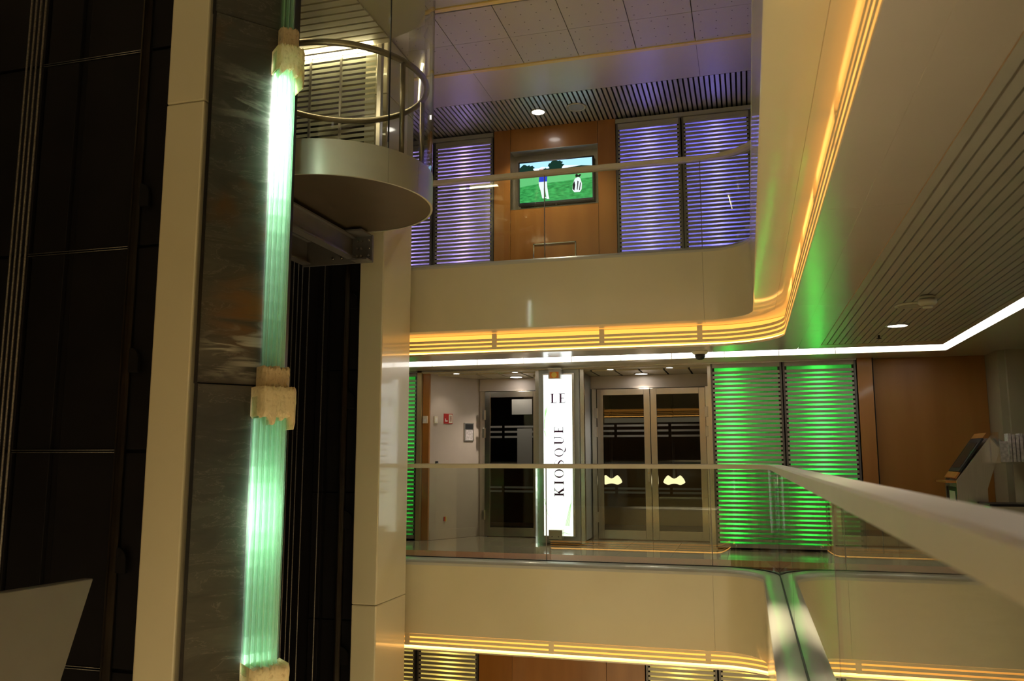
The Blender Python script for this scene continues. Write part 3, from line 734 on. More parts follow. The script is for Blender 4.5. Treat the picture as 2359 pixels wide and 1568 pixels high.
# grass blades printed on both edges
def blade(pts, w0, nm='leaf_print'):
    polys = stroke(pts, [w0*(1-.85*k/(len(pts)-1)) for k in range(len(pts))]); vs, F = [], []
    for pl in polys:
        b = len(vs); vs += [(p[0], ys_-.0012, p[1]) for p in pl]; F.append(list(range(b, b+4)))
    n = len(vs); F += []
    mesh_obj(nm, vs+[(a, b+.001, c_) for a, b, c_ in vs], F, leafink, FACE)
for k in range(6): blade([(SX0+.006, .38+.02*k), (SX0+.02+.004*k, .60), (SX0+.03+.012*k, .78+.02*k)], .008)
for k in range(4): blade([(SX0+.006, .36), (SX0+.04, .33-.03*k), (SX0+.065, .24-.03*k)], .007)
blade([(SX0+.004, -.05), (SX0+.06, -.10), (SX0+.10, -.22)], .006); blade([(SX0+.006, -.52), (SX0+.05, -.72), (SX0+.16, -.84)], .008)
for k in range(5): blade([(SX1-.05-.012*k, -.86), (SX1-.03-.006*k, -.66), (SX1-.005, -.42-.02*k)], .007)
blade([(SX1-.16, -.93), (SX1-.06, -.96), (SX1-.01, -.955)], .010)
# clamp boxes above and below the sign
cb = thing('sign_clamp', (-2.38, YW-.2, 1.0), 'grey clamp box with an orange sticker at the top of the sign', 'bracket')
box('body', -2.475, -2.315, YW-.22, YW-.12, 1.025, 1.15, louvre, cb, .004); box('sticker', -2.455, -2.335, YW-.224, YW-.2205, 1.035, 1.115, orangem, cb)
cyl('sticker_disc', (-2.395, YW-.2275, 1.075), (-2.395, YW-.2245, 1.075), .036, yellowm, cb, 20)
box('cap', -2.48, -2.31, YW-.22, YW-.06, 1.151, 1.165, white, cb)
cb = thing('sign_foot_box', (-2.38, YW-.2, -1.0), 'grey metal box at the foot of the sign', 'bracket')
box('body', -2.475, -2.30, YW-.25, YW-.12, -1.02, -.90, steel, cb, .006)
for x in (-2.43, -2.345): cyl('screw', (x, YW-.253, -.985), (x, YW-.25, -.985), .008, rubber, cb, 8)
# doors
def hinged_door(name, x0, x1, z0, z1, label, hinge_x, group=None, handle_x=None):
    d = thing(name, ((x0+x1)/2, YB-.05, z0), label, 'door', group)
    y0, y1 = YB-.08, YB-.03; fw = .085
    box('stile', x0, x0+fw, y0, y1, z0, z1, dooralu, d, .003); box('stile', x1-fw, x1, y0, y1, z0, z1, dooralu, d, .003)
    box('top_rail', x0+fw, x1-fw, y0, y1, z1-fw, z1, dooralu, d, .003); box('bottom_rail', x0+fw, x1-fw, y0, y1, z0, z0+.12, dooralu, d, .003)
    box('pane', x0+fw, x1-fw, y0+.02, y0+.03, z0+.12, z1-fw, gl_door, d)
    for zc in (.447, .375, .303, -.41, -.465):
        xm = x0+fw+(x1-x0-2*fw)*.30
        box('frosted_band', x0+fw, xm-.02, y0+.016, y0+.0185, zc-.014, zc+.014, frost_d, d); box('frosted_band', xm+.02, x1-fw, y0+.016, y0+.0185, zc-.014, zc+.014, frost_d, d)
    for zc in (.62, .36, -.80):
        s = 1 if hinge_x > (x0+x1)/2 else -1
        h = box('hinge', hinge_x-.02+s*.012, hinge_x+.02+s*.012, y0-.03, y0, zc-.07, zc+.07, steel, d, .004)
    if handle_x:
        hpl = box('handle_plate', handle_x-.016, handle_x+.016, y0-.008, y0, -.32, -.14, steel, d, .003)
        cyl('lock_cylinder', (handle_x, y0-.02, -.20), (handle_x, y0, -.20), .012, brass, hpl, 10)
    return d
ds = hinged_door('door_leaf', -3.655, -2.845, ZF+.01, .955, 'single glazed aluminium door leaf in the vestibule', -3.655, None)
dl = hinged_door('door_leaf', -2.01, -1.275, ZF+.01, .955, 'glazed aluminium door leaf next to the sign pier', -2.01, 'double door leaves', -1.31)
hinged_door('door_leaf', -1.268, -.53, ZF+.01, .955, 'glazed aluminium door leaf next to the green louvres', -.53, 'double door leaves')
for (x0, x1) in [(-2.075, -2.015), (-.526, -.462)]:
    tag(box('trim_%d' % (5 if x0 < -1 else 6), x0, x1, YB-.10, YB, ZF, .964, alu), 'aluminium jamb beside the double glass doors', 'door frame', kind='structure')
nt_ = ds
box('notice_sheet', -3.17, -2.95, YB-.0645, YB-.0625, -.08, .42, frost_d, nt_); box('notice_sheet', -3.25, -2.95, YB-.0645, YB-.0625, .62, .84, frost_d, nt_)
# small items on the angled wall
ang = math.atan2(YB-YW-.02, .465)
def on_wall(s, z):  # s: metres along the angled wall from its front edge
    L_ = math.hypot(.465, YB-YW-.02); return (-4.205+.465*s/L_, YW+.02+(YB-YW-.02)*s/L_, z)
def wall_item(name, s0, s1, z0, z1, th, m, label, cat, inner=None, group=None):
    ux, uy = .465/math.hypot(.465, YB-YW-.02), (YB-YW-.02)/math.hypot(.465, YB-YW-.02); nx, ny = uy, -ux
    def pr_(s0, s1, z0, z1, d0, d1, nm, mm, par):
        a = on_wall(s0, 0); b = on_wall(s1, 0)
        return prism(nm, [(a[0]+nx*d0, a[1]+ny*d0), (b[0]+nx*d0, b[1]+ny*d0), (b[0]+nx*d1, b[1]+ny*d1), (a[0]+nx*d1, a[1]+ny*d1)], 'z', z0, z1, mm, par)
    c0 = on_wall((s0+s1)/2, z0)
    t = thing(name, c0, label, cat, group); pr_(s0, s1, z0, z1, .001, th, 'body', m, t)
    for k in (inner or []): pr_(s0+k[0]*(s1-s0), s0+k[1]*(s1-s0), z0+k[2]*(z1-z0), z0+k[3]*(z1-z0), th, th+.003, k[4], k[5], t)
    return t
wall_item('fire_sign', .24, .40, .48, .62, .01, redm, 'red fire equipment sign with a white hose symbol', 'sign', [(.55, .95, .08, .92, 'white_field', ivory), (.64, .86, .2, .8, 'symbol', redm), (.12, .40, .2, .32, 'arrow', white), (.12, .2, .32, .5, 'arrow', white)])
wall_item('framed_notice', .62, .80, .24, .50, .015, steel, 'small steel framed notice with a dark photo strip', 'notice', [(.1, .9, .05, .62, 'paper', paper), (.1, .9, .66, .94, 'photo', rubber)])
wall_item('wall_switch', .06, .12, .48, .575, .02, ivory, 'ivory switch on the front edge of the pinkish wall', 'switch', [(.2, .8, .2, .8, 'rocker', white)])
wall_item('key_switch', .10, .14, -.12, -.04, .015, rubber, 'small black key switch on the pinkish wall', 'switch', [(.3, .7, .3, .7, 'slot', steel)])
wall_item('red_tag', .26, .30, -.86, -.80, .01, redm, 'tiny red tag low on the pinkish wall', 'tag', [(.6, 1, 0, 1, 'yellow_edge', yellowm)])
t = thing('alarm_button', (-4.255, YW-.03, .5), 'small ivory box on the orange wood strip', 'switch')
box('body', -4.29, -4.225, YW-.05, YW-.0205, .475, .575, ivory, t, .004); box('button', -4.275, -4.24, YW-.056, YW-.0505, .50, .53, white, t)
# downlights
GD = 'small round ceiling downlights'
for (x, y, z, r, e, lb) in [(-3.83, YW+.02, ZC-.061, .045, 6, 'above the pinkish wall with the fire sign'), (-3.0, YW+.05, ZC-.061, .045, 6, 'above the single glass door'), (-1.70, YW+.05, ZC-.061, .045, 6, 'above the double door leaf by the sign pier'), (-.93, YW+.03, ZC-.061, .045, 6, 'above the double door leaf by the green louvres')]:
    lamp_fitting('downlight', x, y, z, r, 'small round header downlight '+lb, 'vestibule header downlights'); spot('downlight_light', (x, y, z-.02), e, 110, (1, .85, .68))
for (x, y, z, r, e, lb) in [(-3.13, 11.38, 1.144, .085, 40, 'round downlight in the plank ceiling before the single door'), (-1.36, 11.40, 1.144, .085, 40, 'round downlight in the plank ceiling before the double doors'),
                        (1.357, 8.18, ZC-.021, .085, 20, 'round downlight in the slatted gallery ceiling'), (-2.52, 10.28, ZU-.002, .085, 110, 'round downlight in the slatted ceiling above the television')]:
    lamp_fitting('downlight', x, y, z, r, lb, 'round ceiling downlights'); spot('downlight_light', (x, y, z-.02), e, 120, (1, .86, .70))
# added fill downlights out of view, beside and behind the camera, brightening the gallery
for y in (2.6, -1.0, -4.6):
    lamp_fitting('downlight', 1.357, y, ZC-.021, .085, 'added fill downlight, out of view in the slatted ceiling above the near gallery', 'added near gallery fill lamps'); spot('downlight_light', (1.357, y, ZC-.04), 110, 120, (1, .86, .70))
# speaker grille, smoke detector, sprinkler, camera dome
sp = thing('ceiling_speaker', (-2.0, 10.27, ZU), 'round beige speaker grille in the upper slatted ceiling', 'speaker')
lathe('ring', [(.135, 0), (.135, -.008), (.105, -.012), (.103, 0)], (-2.0, 10.27, ZU-.001), cream, sp); cyl('grille', (-2.0, 10.27, ZU-.002), (-2.0, 10.27, ZU-.008), .102, louvre, sp, 24)
sp = thing('ceiling_speaker', (1.30, 7.10, ZC), 'flat round cream speaker on the slatted gallery ceiling beside the smoke detector', 'speaker')
lathe('ring', [(.135, 0), (.135, -.012), (.10, -.018), (.098, 0)], (1.30, 7.10, ZC-.018), ivory, sp); cyl('grille', (1.30, 7.10, ZC-.02), (1.30, 7.10, ZC-.032), .097, slatm, sp, 24)
sd = thing('smoke_detector', (1.33, 6.72, ZC), 'cream smoke detector under the slatted gallery ceiling', 'smoke detector')
lathe('base', [(.04, 0), (.055, -.012), (.055, -.022), (.03, -.026)], (1.33, 6.72, ZC-.018), ivory, sd)
lathe('body', [(.05, -.03), (.066, -.034), (.066, -.06), (.05, -.075), (.012, -.08)], (1.33, 6.72, ZC-.018), ivory, sd)
lathe('sensor_cage', [(.035, -.0), (.035, -.018), (.01, -.022)], (1.33, 6.72, ZC-.098), ivory, sd)
sk = thing('sprinkler', (1.29, 8.83, ZC), 'tiny dark sprinkler head hanging from the slatted ceiling', 'sprinkler')
cyl('stem', (1.29, 8.83, ZC-.018), (1.29, 8.83, ZC-.045), .010, blackmetal, sk, 8); lathe('deflector', [(.008, 0), (.024, -.004), (.024, -.008), (.006, -.010)], (1.29, 8.83, ZC-.045), blackmetal, sk)
cd = thing('security_camera', (-.48, 9.60, ZC), 'white dome security camera with a black bulb beside the trough light', 'security camera')
lathe('base', [(.09, 0), (.092, -.012), (.075, -.03), (.062, -.036)], (-.48, 9.60, ZC-.022), ivory, cd)
lathe('dome', [(.060, -.036), (.058, -.06), (.045, -.083), (.025, -.096), (.004, -.099)], (-.48, 9.60, ZC-.022), rubber, cd)
vs_ = thing('vestibule_smoke_detector', (-2.75, 11.15, ZV), 'cream smoke detector on the vestibule ceiling beside the sign pier', 'smoke detector')
lathe('body', [(.06, 0), (.06, -.03), (.045, -.05), (.01, -.055)], (-2.78, 11.25, 1.144), ivory, vs_)

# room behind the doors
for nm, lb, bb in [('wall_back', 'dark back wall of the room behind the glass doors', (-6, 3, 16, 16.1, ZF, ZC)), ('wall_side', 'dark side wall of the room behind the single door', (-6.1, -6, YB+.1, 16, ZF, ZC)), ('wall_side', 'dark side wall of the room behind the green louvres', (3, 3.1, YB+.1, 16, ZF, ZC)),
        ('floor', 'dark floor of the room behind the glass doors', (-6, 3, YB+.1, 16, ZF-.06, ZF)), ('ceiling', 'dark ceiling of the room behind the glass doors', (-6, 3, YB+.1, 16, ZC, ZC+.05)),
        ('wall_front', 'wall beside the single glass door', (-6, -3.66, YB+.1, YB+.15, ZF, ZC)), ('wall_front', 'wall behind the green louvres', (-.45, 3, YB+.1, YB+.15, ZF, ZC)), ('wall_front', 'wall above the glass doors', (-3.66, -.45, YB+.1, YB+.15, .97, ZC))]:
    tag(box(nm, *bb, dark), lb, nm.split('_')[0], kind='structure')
def pendant(x, y, z, label):
    p = thing('pendant_lamp', (x, y, z), label, 'lamp', 'pendant lamps in the dark restaurant')
    bm = bmesh.new(); n, mth = 16, 17
    rings = []
    for i in range(mth):
        u = -1+2*i/(mth-1); rr = math.sqrt(max(0, 1-u*u))**.6*(.055+.06*math.exp(-((abs(u)-.58)/.28)**2))
        rings.append([bm.verts.new((x+u*.165, y+rr*math.cos(2*math.pi*k/n), z+(rr if math.sin(2*math.pi*k/n) > 0 else .40*rr)*math.sin(2*math.pi*k/n))) for k in range(n)])
    for A, B in zip(rings, rings[1:]):
        for k in range(n): bm.faces.new((A[k], A[(k+1) % n], B[(k+1) % n], B[k]))
    bmesh.ops.remove_doubles(bm, verts=bm.verts, dist=1e-5)
    bm_obj('shade', bm, pend_em, p, True)
    cyl('stem', (x, y, z+.03), (x, y, ZC), .02, blackmetal, p, 8)
pendant(-2.03, 12.9, -.36, 'glowing bean shaped pendant lamp behind the left leaf of the double doors'); pendant(-1.09, 13.0, -.36, 'glowing bean shaped pendant lamp behind the right leaf of the double doors')
tb = thing('counter', (-1.4, 14.2, ZF), 'dark wooden counter in the room behind the doors', 'counter')
box('body', -4.5, 1, 14.2, 14.8, ZF, ZF+.95, wood_dark, tb); box('worktop', -4.6, 1.1, 14.1, 14.9, ZF+.95, ZF+1.0, blackmetal, tb)

# ================================================================== LIFT TOWER
# cladding columns
def column(name, x0, x1, y0, y1, joints, label):
    t = thing(name, ((x0+x1)/2, (y0+y1)/2, ZF-H), label, 'column', 'lift tower columns')
    zs = [ZF-H+.001]+joints+[ZU-.02]
    for a, b in zip(zs, zs[1:]): box('cladding_panel', x0, x1, y0, y1, a+.0015, b-.0015, cream, t, .012)
    return t
column('column', -3.87, -3.60, 7.86, 8.607, [-1.446, 3.9], 'tall cream lift column bolted to the grey beam, beside the fascia')
column('column', -3.955, -3.64, 4.85, 5.6, [-1.46, 2.53], 'tall cream lift column beside the dark slate cladding')
# slate cladding, stepped outwards from top to bottom, with black edge profile
DX, DY = .64, .77; NX, NY = .77, -.64
def sp_(s, n): return (-3.615+DX*s+NX*n, 4.872+DY*s+NY*n)
sl = thing('slate_cladding', (-3.4, 5.1, ZF-H), 'dark grey slate panels set diagonally behind the glowing glass column', 'cladding')
for i, (za, zb, n) in enumerate([(3.215, ZU-.02, .00), (.512, 3.205, .02), (-2.2, .502, .045), (ZF-H+.001, -2.21, .07)]):
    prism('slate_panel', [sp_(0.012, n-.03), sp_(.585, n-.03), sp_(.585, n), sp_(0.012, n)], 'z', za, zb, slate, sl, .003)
    prism('edge_profile', [sp_(-.001, n-.03), sp_(.011, n-.03), sp_(.011, n+.012), sp_(-.012, n+.012)], 'z', za-.006, zb+.003, blackmetal, sl)
prism('core', [(-3.636, 4.94), sp_(.03, -.032), sp_(.575, -.032), (-3.335, 5.59), (-3.636, 5.59)], 'z', ZF-H+.001, ZU-.02, black, sl)

# glowing glass column: sections of stacked glass sheets with alabaster collars
def flute(s0, s1, n0, dep, zb, zt, sheets, par):
    """upright sheets of glass standing side by side, each its own narrow slab, the outline bulging in the middle"""
    wdt = (s1-s0)/sheets
    for k in range(sheets):
        a = s0+wdt*k; u = (k+.5)/sheets*2-1
        d = dep*(1-.28*u*u)+(.004 if k % 2 else 0)
        pl = [sp_(a+.0006, n0), sp_(a+wdt-.0006, n0), sp_(a+wdt-.0006, n0+d-.003), sp_(a+wdt*.5, n0+d), sp_(a+.0006, n0+d-.003)]
        prism('glass_sheet', pl, 'z', zb, zt, sheet2 if k % 3 == 1 else sheet, par)
def alab_block(s0, s1, n0, n1, zb, zt, drips, seed, par):
    rnd = random.Random(seed); nx = 34
    bm = bmesh.new()
    prof = []
    for k in range(nx+1):
        u = k/nx; s = s0+(s1-s0)*u
        bot = zb+.012*rnd.uniform(-1, 1)
        for (c0, wd, ln) in drips:
            if abs(u-c0) < wd: bot = min(bot, zb-ln*(1-(abs(u-c0)/wd)**2))
        top = zt+.010*rnd.uniform(-1, 1)
        prof.append((s, bot, top, n1+.006*math.sin(u*7+seed)-.05*max(0, abs(u-.5)-.42)*8))
    nz = 9; F, B = [], []
    for (s, bot, top, n) in prof:
        F.append([bm.verts.new((*sp_(s+.0035*rnd.uniform(-1, 1), n+.0035*rnd.uniform(-1, 1)-(.012 if j in (0, nz) else 0)), bot+(top-bot)*j/nz)) for j in range(nz+1)])
        B.append([bm.verts.new((*sp_(s, n0), bot)), bm.verts.new((*sp_(s, n0), top))])
    for i in range(nx):
        for j in range(nz): bm.faces.new((F[i][j], F[i+1][j], F[i+1][j+1], F[i][j+1]))
        bm.faces.new((B[i][0], B[i+1][0], F[i+1][0], F[i][0])); bm.faces.new((F[i][nz], F[i+1][nz], B[i+1][1], B[i][1])); bm.faces.new((B[i+1][0], B[i][0], B[i][1], B[i+1][1]))
    for i in (0, nx):
        bm.faces.new([B[i][0], *F[i], B[i][1]])
    o = bm_obj('alabaster_block', bm, alab, par, True); o.data.set_sharp_from_angle(angle=math.radians(50)); return o
gc = thing('glass_light_column', (-3.2, 5.25, ZF-H), 'glowing pale green column of upright glass sheets with rough alabaster collars', 'light column')
# (s0, s1, back offset, depth, z bottom, z top)
SEC = [(.47, .575, .012, .05, 3.10, ZU-.03), (.425, .578, .03, .10, .56, 2.98), (.372, .59, .055, .15, -1.42, .42), (.34, .60, .08, .18, ZF-H+.01, -1.60)]
for (s0, s1, n0, dep, zb, zt), nsh in zip(SEC, (9, 14, 18, 18)): flute(s0, s1, n0+.03, dep, zb, zt, nsh, gc)
GLOW = {}
def glow_mat(q):
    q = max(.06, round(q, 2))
    if q not in GLOW: GLOW[q] = emit('glow_step', (.90, 1.0, .88), q)
    return GLOW[q]
def glow_strips(s0, s1, n, z0, z1, count, law):
    """emissive strips behind the glass, fading glow painted in as stepped strengths"""
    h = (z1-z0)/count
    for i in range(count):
        prism('lamp', [sp_(s0, n), sp_(s1, n), sp_(s1, n+.006), sp_(s0, n+.006)], 'z', z0+h*i, z0+h*(i+1)-.0008, glow_mat(law(z0+h*(i+.5))), gc)  # not separate lamps: emission steps paint the fade of the column glow
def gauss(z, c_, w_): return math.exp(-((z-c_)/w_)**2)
glow_strips(.446, .570, .045, .60, 2.92, 18, lambda z: .10+24*gauss(z, 2.4, .50)+1.3*gauss(z, 1.4, .5))
glow_strips(.398, .582, .070, -1.42, .40, 16, lambda z: 1.3+11*gauss(z, -.38, .24)+2.4*gauss(z, -.4, .6)+10.0*gauss(z, -1.45, .16))
alab_block(.472, .61, .01, .115, 3.03, 3.20, [], 3, gc); alab_block(.430, .632, .02, .20, 2.84, 3.025, [(.93, .10, .12), (.2, .08, .03), (.7, .1, .04)], 4, gc)
alab_block(.412, .605, .03, .20, .49, .63, [], 5, gc); alab_block(.376, .628, .045, .275, .285, .485, [(.93, .09, .09), (.35, .1, .06), (.62, .07, .03)], 6, gc)
alab_block(.378, .645, .055, .285, -1.56, -1.365, [], 8, gc); alab_block(.34, .69, .07, .34, -1.80, -1.565, [(.8, .1, .08)], 9, gc)

# ---- lift car -----------------------------------------------------------------------
CX, CY, CR = -3.598, 6.743, .907
def circ(a, r=CR): return (CX+r*math.cos(a), CY+r*math.sin(a))
car = thing('lift_car', (CX, CY, 2.0), 'round glass lift car with a steel rim hanging above the dark shaft', 'lift car')
A0, A1 = math.radians(-118), math.radians(118)
def arc_band(name, r0, r1, z0, z1, a0, a1, m, n=40, smooth=True):
    bm = bmesh.new(); rings = []
    for i in range(n+1):
        a = a0+(a1-a0)*i/n
        rings.append([bm.verts.new((*circ(a, r), z)) for r, z in ((r0, z0), (r1, z0), (r1, z1), (r0, z1))])
    for A, B in zip(rings, rings[1:]):
        for k in range(4): bm.faces.new((A[k], A[(k+1) % 4], B[(k+1) % 4], B[k]))
    bm.faces.new(rings[0][::-1]); bm.faces.new(rings[-1])
    o = bm_obj(name, bm, m, car)
    if smooth:
        o.data.polygons.foreach_set('use_smooth', [True]*len(o.data.polygons)); o.data.set_sharp_from_angle(angle=math.radians(40))
    return o
seams = [math.radians(q) for q in (-180, -108, -33, -10, 22, 70, 118, 180)]
for a, b in zip(seams, seams[1:]): arc_band('rim_panel', CR-.02, CR, 2.30, 2.605, a+.002, b-.002, rimm, 18)
lathe('underside', [(CR-.022, 0), (CR-.022, .03), (.02, .03), (.02, 0)], (CX, CY, 2.305), under, car, 64, False)
lathe('floor_plate', [(CR-.022, 0), (CR-.022, .03), (.02, .03), (.02, 0)], (CX, CY, 2.57), darkfl, car, 64, False)
gs = [math.radians(q) for q in (-95, -33, 22, 66)]
for a, b in zip(gs, gs[1:]): arc_band('glass_pane', CR-.016, CR-.006, 2.606, 4.40, a+.005, b-.005, gl_car, 20)
for a in gs[1:3]: arc_band('glass_joint', CR-.018, CR-.004, 2.606, 4.40, a-.0048, a+.0048, rubber, 1)
tube('handrail', [(*circ(2*math.pi*i/72, .836), 3.485) for i in range(72)], .029, bronze, car, 10, True)
for q in (-20, 40, 178): cyl('post', (*circ(math.radians(q), .836), 2.60), (*circ(math.radians(q),   .836), 3.47), .024, bronze, car, 10)
box('frame_post', CX+.00, CX+.05, CY+.84, CY+.90, 2.606, 4.40, steel, car, .004)
# cabin: striped glass side wall, ceiling with warm light, far inner wall
YS_ = CY+.855
box('side_glass', -4.72, CX-.005, YS_, YS_+.01, 2.606, 4.30, gl_clear, car)
stripe = None
for i in range(28):
    z = 2.64+.059*i
    if stripe is None: o = box('frosted_stripe', -4.72, CX-.02, YS_-.003, YS_-.0008, -.0175, .0175, frost, car, loc=(-CX, -CY, z-2.0)); stripe = o.data
    else: link('frosted_stripe', stripe, car, (-CX, -CY, z-2.0))
for x in (-4.38, -4.02): box('mullion', x-.012, x+.012, YS_-.012, YS_+.014, 2.606, 4.30, steel, car)
prism('cabin_ceiling', [(-4.72, CY-.86), (CX, CY-.88), (CX+.62, CY-.62), (CX+.87, CY), (CX+.62, CY+.62), (CX, CY+.86), (-4.72, CY+.86)], 'z', 4.33, 4.40, cream, car)
me = None
for i in range(15):
    y = -.80+.112*i
    if me is None: o = box('ceiling_slat', -1.08, 0.18 , -.043, .043, 0, .022, cream, car, loc=(0, y, 4.307-2.0)); me = o.data
    else: link('ceiling_slat', me, car, (0, y, 4.307-2.0))
box('ceiling_light', -4.62, CX-.05, CY+.80, CY+.845, 4.262, 4.276, car_em, car)
box('ceiling_light', -4.62, CX-.05, CY-.845, CY-.80, 4.262, 4.276, car_em, car)
# undercarriage beams
def ibeam(x0, x1, y0, y1, z0, z1, axis):
    bm = bmesh.new(); tf = .016
    if axis == 'y':
        xm = (x0+x1)/2
        add_box(bm, x0, x1, y0, y1, z0, z0+tf); add_box(bm, x0, x1, y0, y1, z1-tf, z1); add_box(bm, xm-.006, xm+.006, y0, y1, z0+tf, z1-tf)
    else:
        ym = (y0+y1)/2
        add_box(bm, x0, x1, y0, y1, z0, z0+tf); add_box(bm, x0, x1, y0, y1, z1-tf, z1); add_box(bm, x0, x1, ym-.006, ym+.006, z0+tf, z1-tf)
    return bm_obj('beam', bm, beamm, car)
ibeam(-3.90, -3.80, 5.6, 7.62, 2.03, 2.255, 'y'); ibeam(-4.42, -4.32, 5.6, 7.62, 2.0, 2.255, 'y')
box('end_plate', -4.42, -3.625, 7.63, 7.66, 1.985, 2.27, beamm, car)
box('gusset', -3.80, -3.625, 7.50, 7.63, 1.985, 2.0, beamm, car); box('cross_plate', -4.40, -3.64, 7.40, 7.63, 2.258, 2.275, beamm, car)
for x in (-3.785, -3.74, -3.655):
    for z in (2.05, 2.13, 2.21): cyl('bolt', (x, 7.63, z), (x, 7.606, z), .013, alu, car, 6)
for x in (-4.06, -3.96): cyl('bolt', (x, 7.63, 2.045), (x, 7.606, 2.045), .013, alu, car, 6)

# ---- shafts ---------------------------------------------------------------------------
sh = thing('shaft_wall', (-4.8, 5.1, ZF-H), 'black panelled wall of the near lift shaft', 'shaft wall')
box('backing', -8, -3.97, 5.09, 5.12, ZF-H+.001, ZU-.03, black, sh)
zj = [ZF-H+.01, -2.95, -1.45, .05, 1.55, 3.10, ZU-.04]
for (x0, x1) in [(-7.9, -5.30), (-5.26, -4.955), (-4.87, -4.37), (-4.29, -3.98)]:
    for a, b in zip(zj, zj[1:]): box('shaft_panel', x0, x1, 5.05, 5.09, a+.012, b-.012, black, sh, .004)
for z in zj[1:-1]:
    for dz in (-.008, .008): cyl('joint_rod', (-5.3, 5.045, z+dz), (-4.3, 5.045, z+dz), .003, rope, sh, 6)
sh2 = thing('shaft_wall', (-4.5, 8, ZF-H), 'black panelled wall of the far lift shaft under the lift car', 'shaft wall')
box('backing', -8, -3.88, 8.0, 8.03, ZF-H+.001, ZF+H-.08, black, sh2)
zj2 = [ZF-H+.01, -2.9, -1.62, -.35, .92, 2.15]
for (x0, x1) in [(-6, -4.72), (-4.40, -4.29), (-4.25, -4.08), (-4.02, -3.89)]:
    for a, b in zip(zj2, zj2[1:]): box('shaft_panel', x0, x1, 7.965, 8.0, a+.006, b-.006, black, sh2, .003)
def guide_rail(x, y, label, zt, arcs):
    g = thing('guide_rail', (x, y, ZF-H), label, 'guide rail', 'lift guide rails')
    box('flange', x-.035, x+.035, y-.012, y, ZF-H+.001, zt, railsteel, g); box('blade', x-.006, x+.006, y-.06, y-.012, ZF-H+.001, zt, railsteel, g)
    for z in arcs:
        pts = [(x+.05, z-.09)]+[(x+.05+.085*math.sin(q), z-.0+.085*math.cos(q)) for q in [math.pi/2*i/8 for i in range(9)]]+[(x+.135, z-.09)]
        prism('bracket', pts, 'y', y-.045, y-.02, blackmetal, g, .003)
guide_rail(-4.31, 5.03, 'dark steel guide rail with warm highlights in the near lift shaft', ZU-.05, [1.93, .70, -.70, -2.1])
guide_rail(-4.05, 7.945, 'dark steel guide rail in the far lift shaft beside the cream column', 2.2, [1.65, .60, -.62, -1.95])
for x, lb in [(-4.985, 'steel hoist cable of the near shaft, farthest from its guide rail'), (-4.942, 'steel hoist cable of the near shaft, third from its guide rail'), (-4.90, 'steel hoist cable of the near shaft, second from its guide rail'), (-4.855, 'steel hoist cable of the near shaft, closest to its guide rail')]:
    tag(cyl('lift_cable', (x, 4.6, ZF-H), (x, 4.6, ZU), .008, rope, None, 8), lb, 'cable', 'hoist cables of the near shaft')
for x, nb in zip((-4.645, -4.59, -4.54, -4.46, -4.272), ('fifth from', 'fourth from', 'third from', 'second from', 'closest to')): tag(cyl('lift_cable', (x, 7.85, ZF-H), (x, 7.85, 2.24), .0055, rope, None, 8), 'thin steel hoist cable of the far shaft, %s its guide rail' % nb, 'cable', 'hoist cables of the far shaft')
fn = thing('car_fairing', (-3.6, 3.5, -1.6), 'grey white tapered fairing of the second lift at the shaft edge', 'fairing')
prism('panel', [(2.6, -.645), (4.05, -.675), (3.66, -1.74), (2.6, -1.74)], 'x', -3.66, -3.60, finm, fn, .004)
prism('rib', [(2.6, -.70), (3.98, -.72), (3.64, -1.70), (2.6, -1.70)], 'x', -3.70, -3.661, beamm, fn)

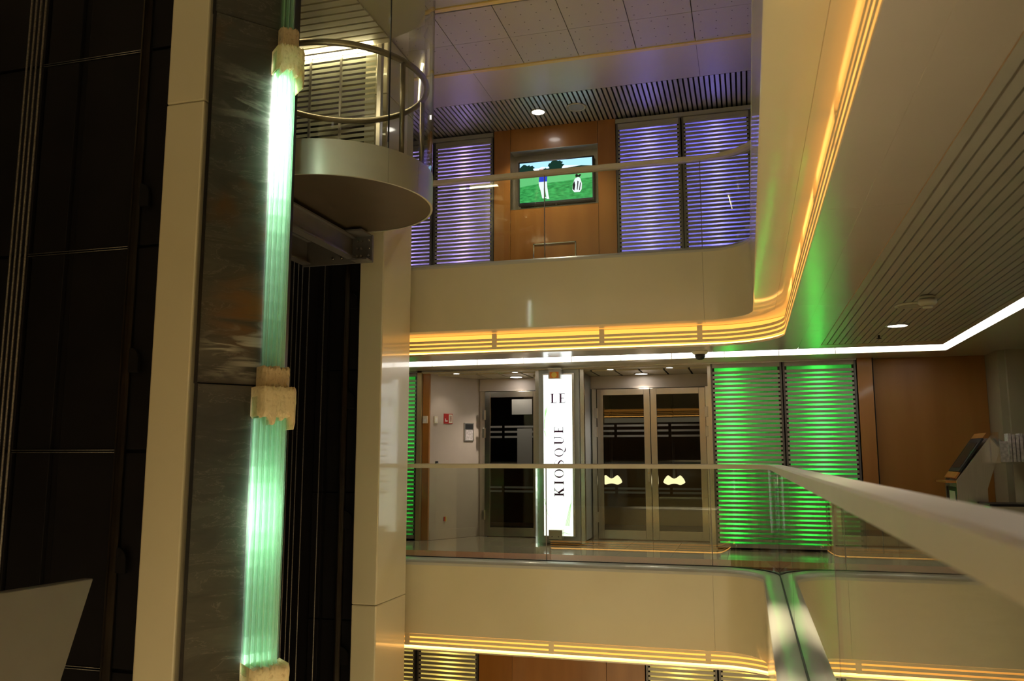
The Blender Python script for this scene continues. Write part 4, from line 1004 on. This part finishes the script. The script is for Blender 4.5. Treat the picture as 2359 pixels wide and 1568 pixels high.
# ================================================================== INFORMATION TERMINAL AND BROCHURES
tm = thing('info_terminal', (2.3, 9.4, ZF), 'grey information terminal with a sloping touch screen and wooden trim', 'terminal')
side = [(1.99, ZF), (1.99, -.22), (2.335, .235), (2.43, .17), (2.26, -.30), (2.26, ZF)]
prism('side_panel', side, 'y', 9.30, 9.33, alu, tm, .004); prism('side_panel', side, 'y', 9.80, 9.83, alu, tm, .004)
prism('body', [(2.03, ZF), (2.03, -.22), (2.345, .20), (2.40, .16), (2.23, -.30), (2.23, ZF)], 'y', 9.33, 9.80, louvre, tm)
def on_slope(u, n): return (2.005+(2.32-2.005)*u-.82*n, -.21+(.235+.21)*u+.575*n)
def slope_slab(nm, u0, u1, n0, n1, y0, y1, m): prism(nm, [on_slope(u0, n0), on_slope(u1, n0), on_slope(u1, n1), on_slope(u0, n1)], 'y', y0, y1, m, tm)
slope_slab('screen_bezel', .14, .88, .012, .03, 9.335, 9.795, rubber); slope_slab('touch_screen', .22, .78, .03, .033, 9.40, 9.73, blackmetal)
slope_slab('wood_trim', .0, .13, .01, .028, 9.335, 9.795, wood); slope_slab('wood_trim', .89, 1.0, .01, .028, 9.335, 9.795, wood)
box('shelf', 1.90, 2.03, 9.335, 9.795, -.245, -.225, wood, tm); box('printer_bay', 2.005, 2.03, 9.40, 9.74, -.45, -.29, rubber, tm); box('paper_slot', 2.0, 2.006, 9.45, 9.69, -.43, -.33, ivory, tm); box('wood_front', 1.99, 2.03, 9.335, 9.795, ZF, -.47, wood, tm)
br = thing('brochure_rack', (2.55, 9.1, 0), 'clear brochure rack with grey and blue leaflets beside the terminal', 'brochure rack')
box('stand_panel', 2.50, 2.9, 9.28, 9.30, ZF, .02, wallo, br)
box('tray_front', 2.32, 2.9, 8.99, 9.0, -.04, .15, gl_clear, br); box('tray_bottom', 2.32, 2.9, 8.99, 9.28, -.05, -.04, gl_clear, br); box('tray_side', 2.312, 2.32, 8.99, 9.28, -.04, .25, gl_clear, br)
for i in range(14):
    x = 2.41+.033*i
    tag(box('leaflet', x, x+.024, 9.04, 9.16, -.035, .235-.008*(i % 3), bluep if i in (9, 10) else paper), 'thin printed leaflet standing in the clear brochure rack', 'leaflet', 'leaflets in the brochure rack')
tag(box('leaflet', 2.33, 2.40, 9.02, 9.03, -.035, .16, paper), 'printed leaflet facing out at the end of the brochure rack', 'leaflet')
bx = thing('ticket_printer', (2.35, 9.0, ZF), 'low grey cabinet with a dark lid and a green lamp beside the terminal', 'cabinet')
box('body', 2.18, 2.75, 8.9, 9.25, ZF, -.445, alu, bx, .004); box('lid', 2.17, 2.76, 8.89, 9.26, -.444, -.425, blackmetal, bx); box('lamp', 2.172, 2.18, 8.95, 9.12, -.50, -.455, greenled, bx); cyl('lock', (2.48, 8.9, -.47), (2.48, 8.89, -.47), .014, rubber, bx, 10)
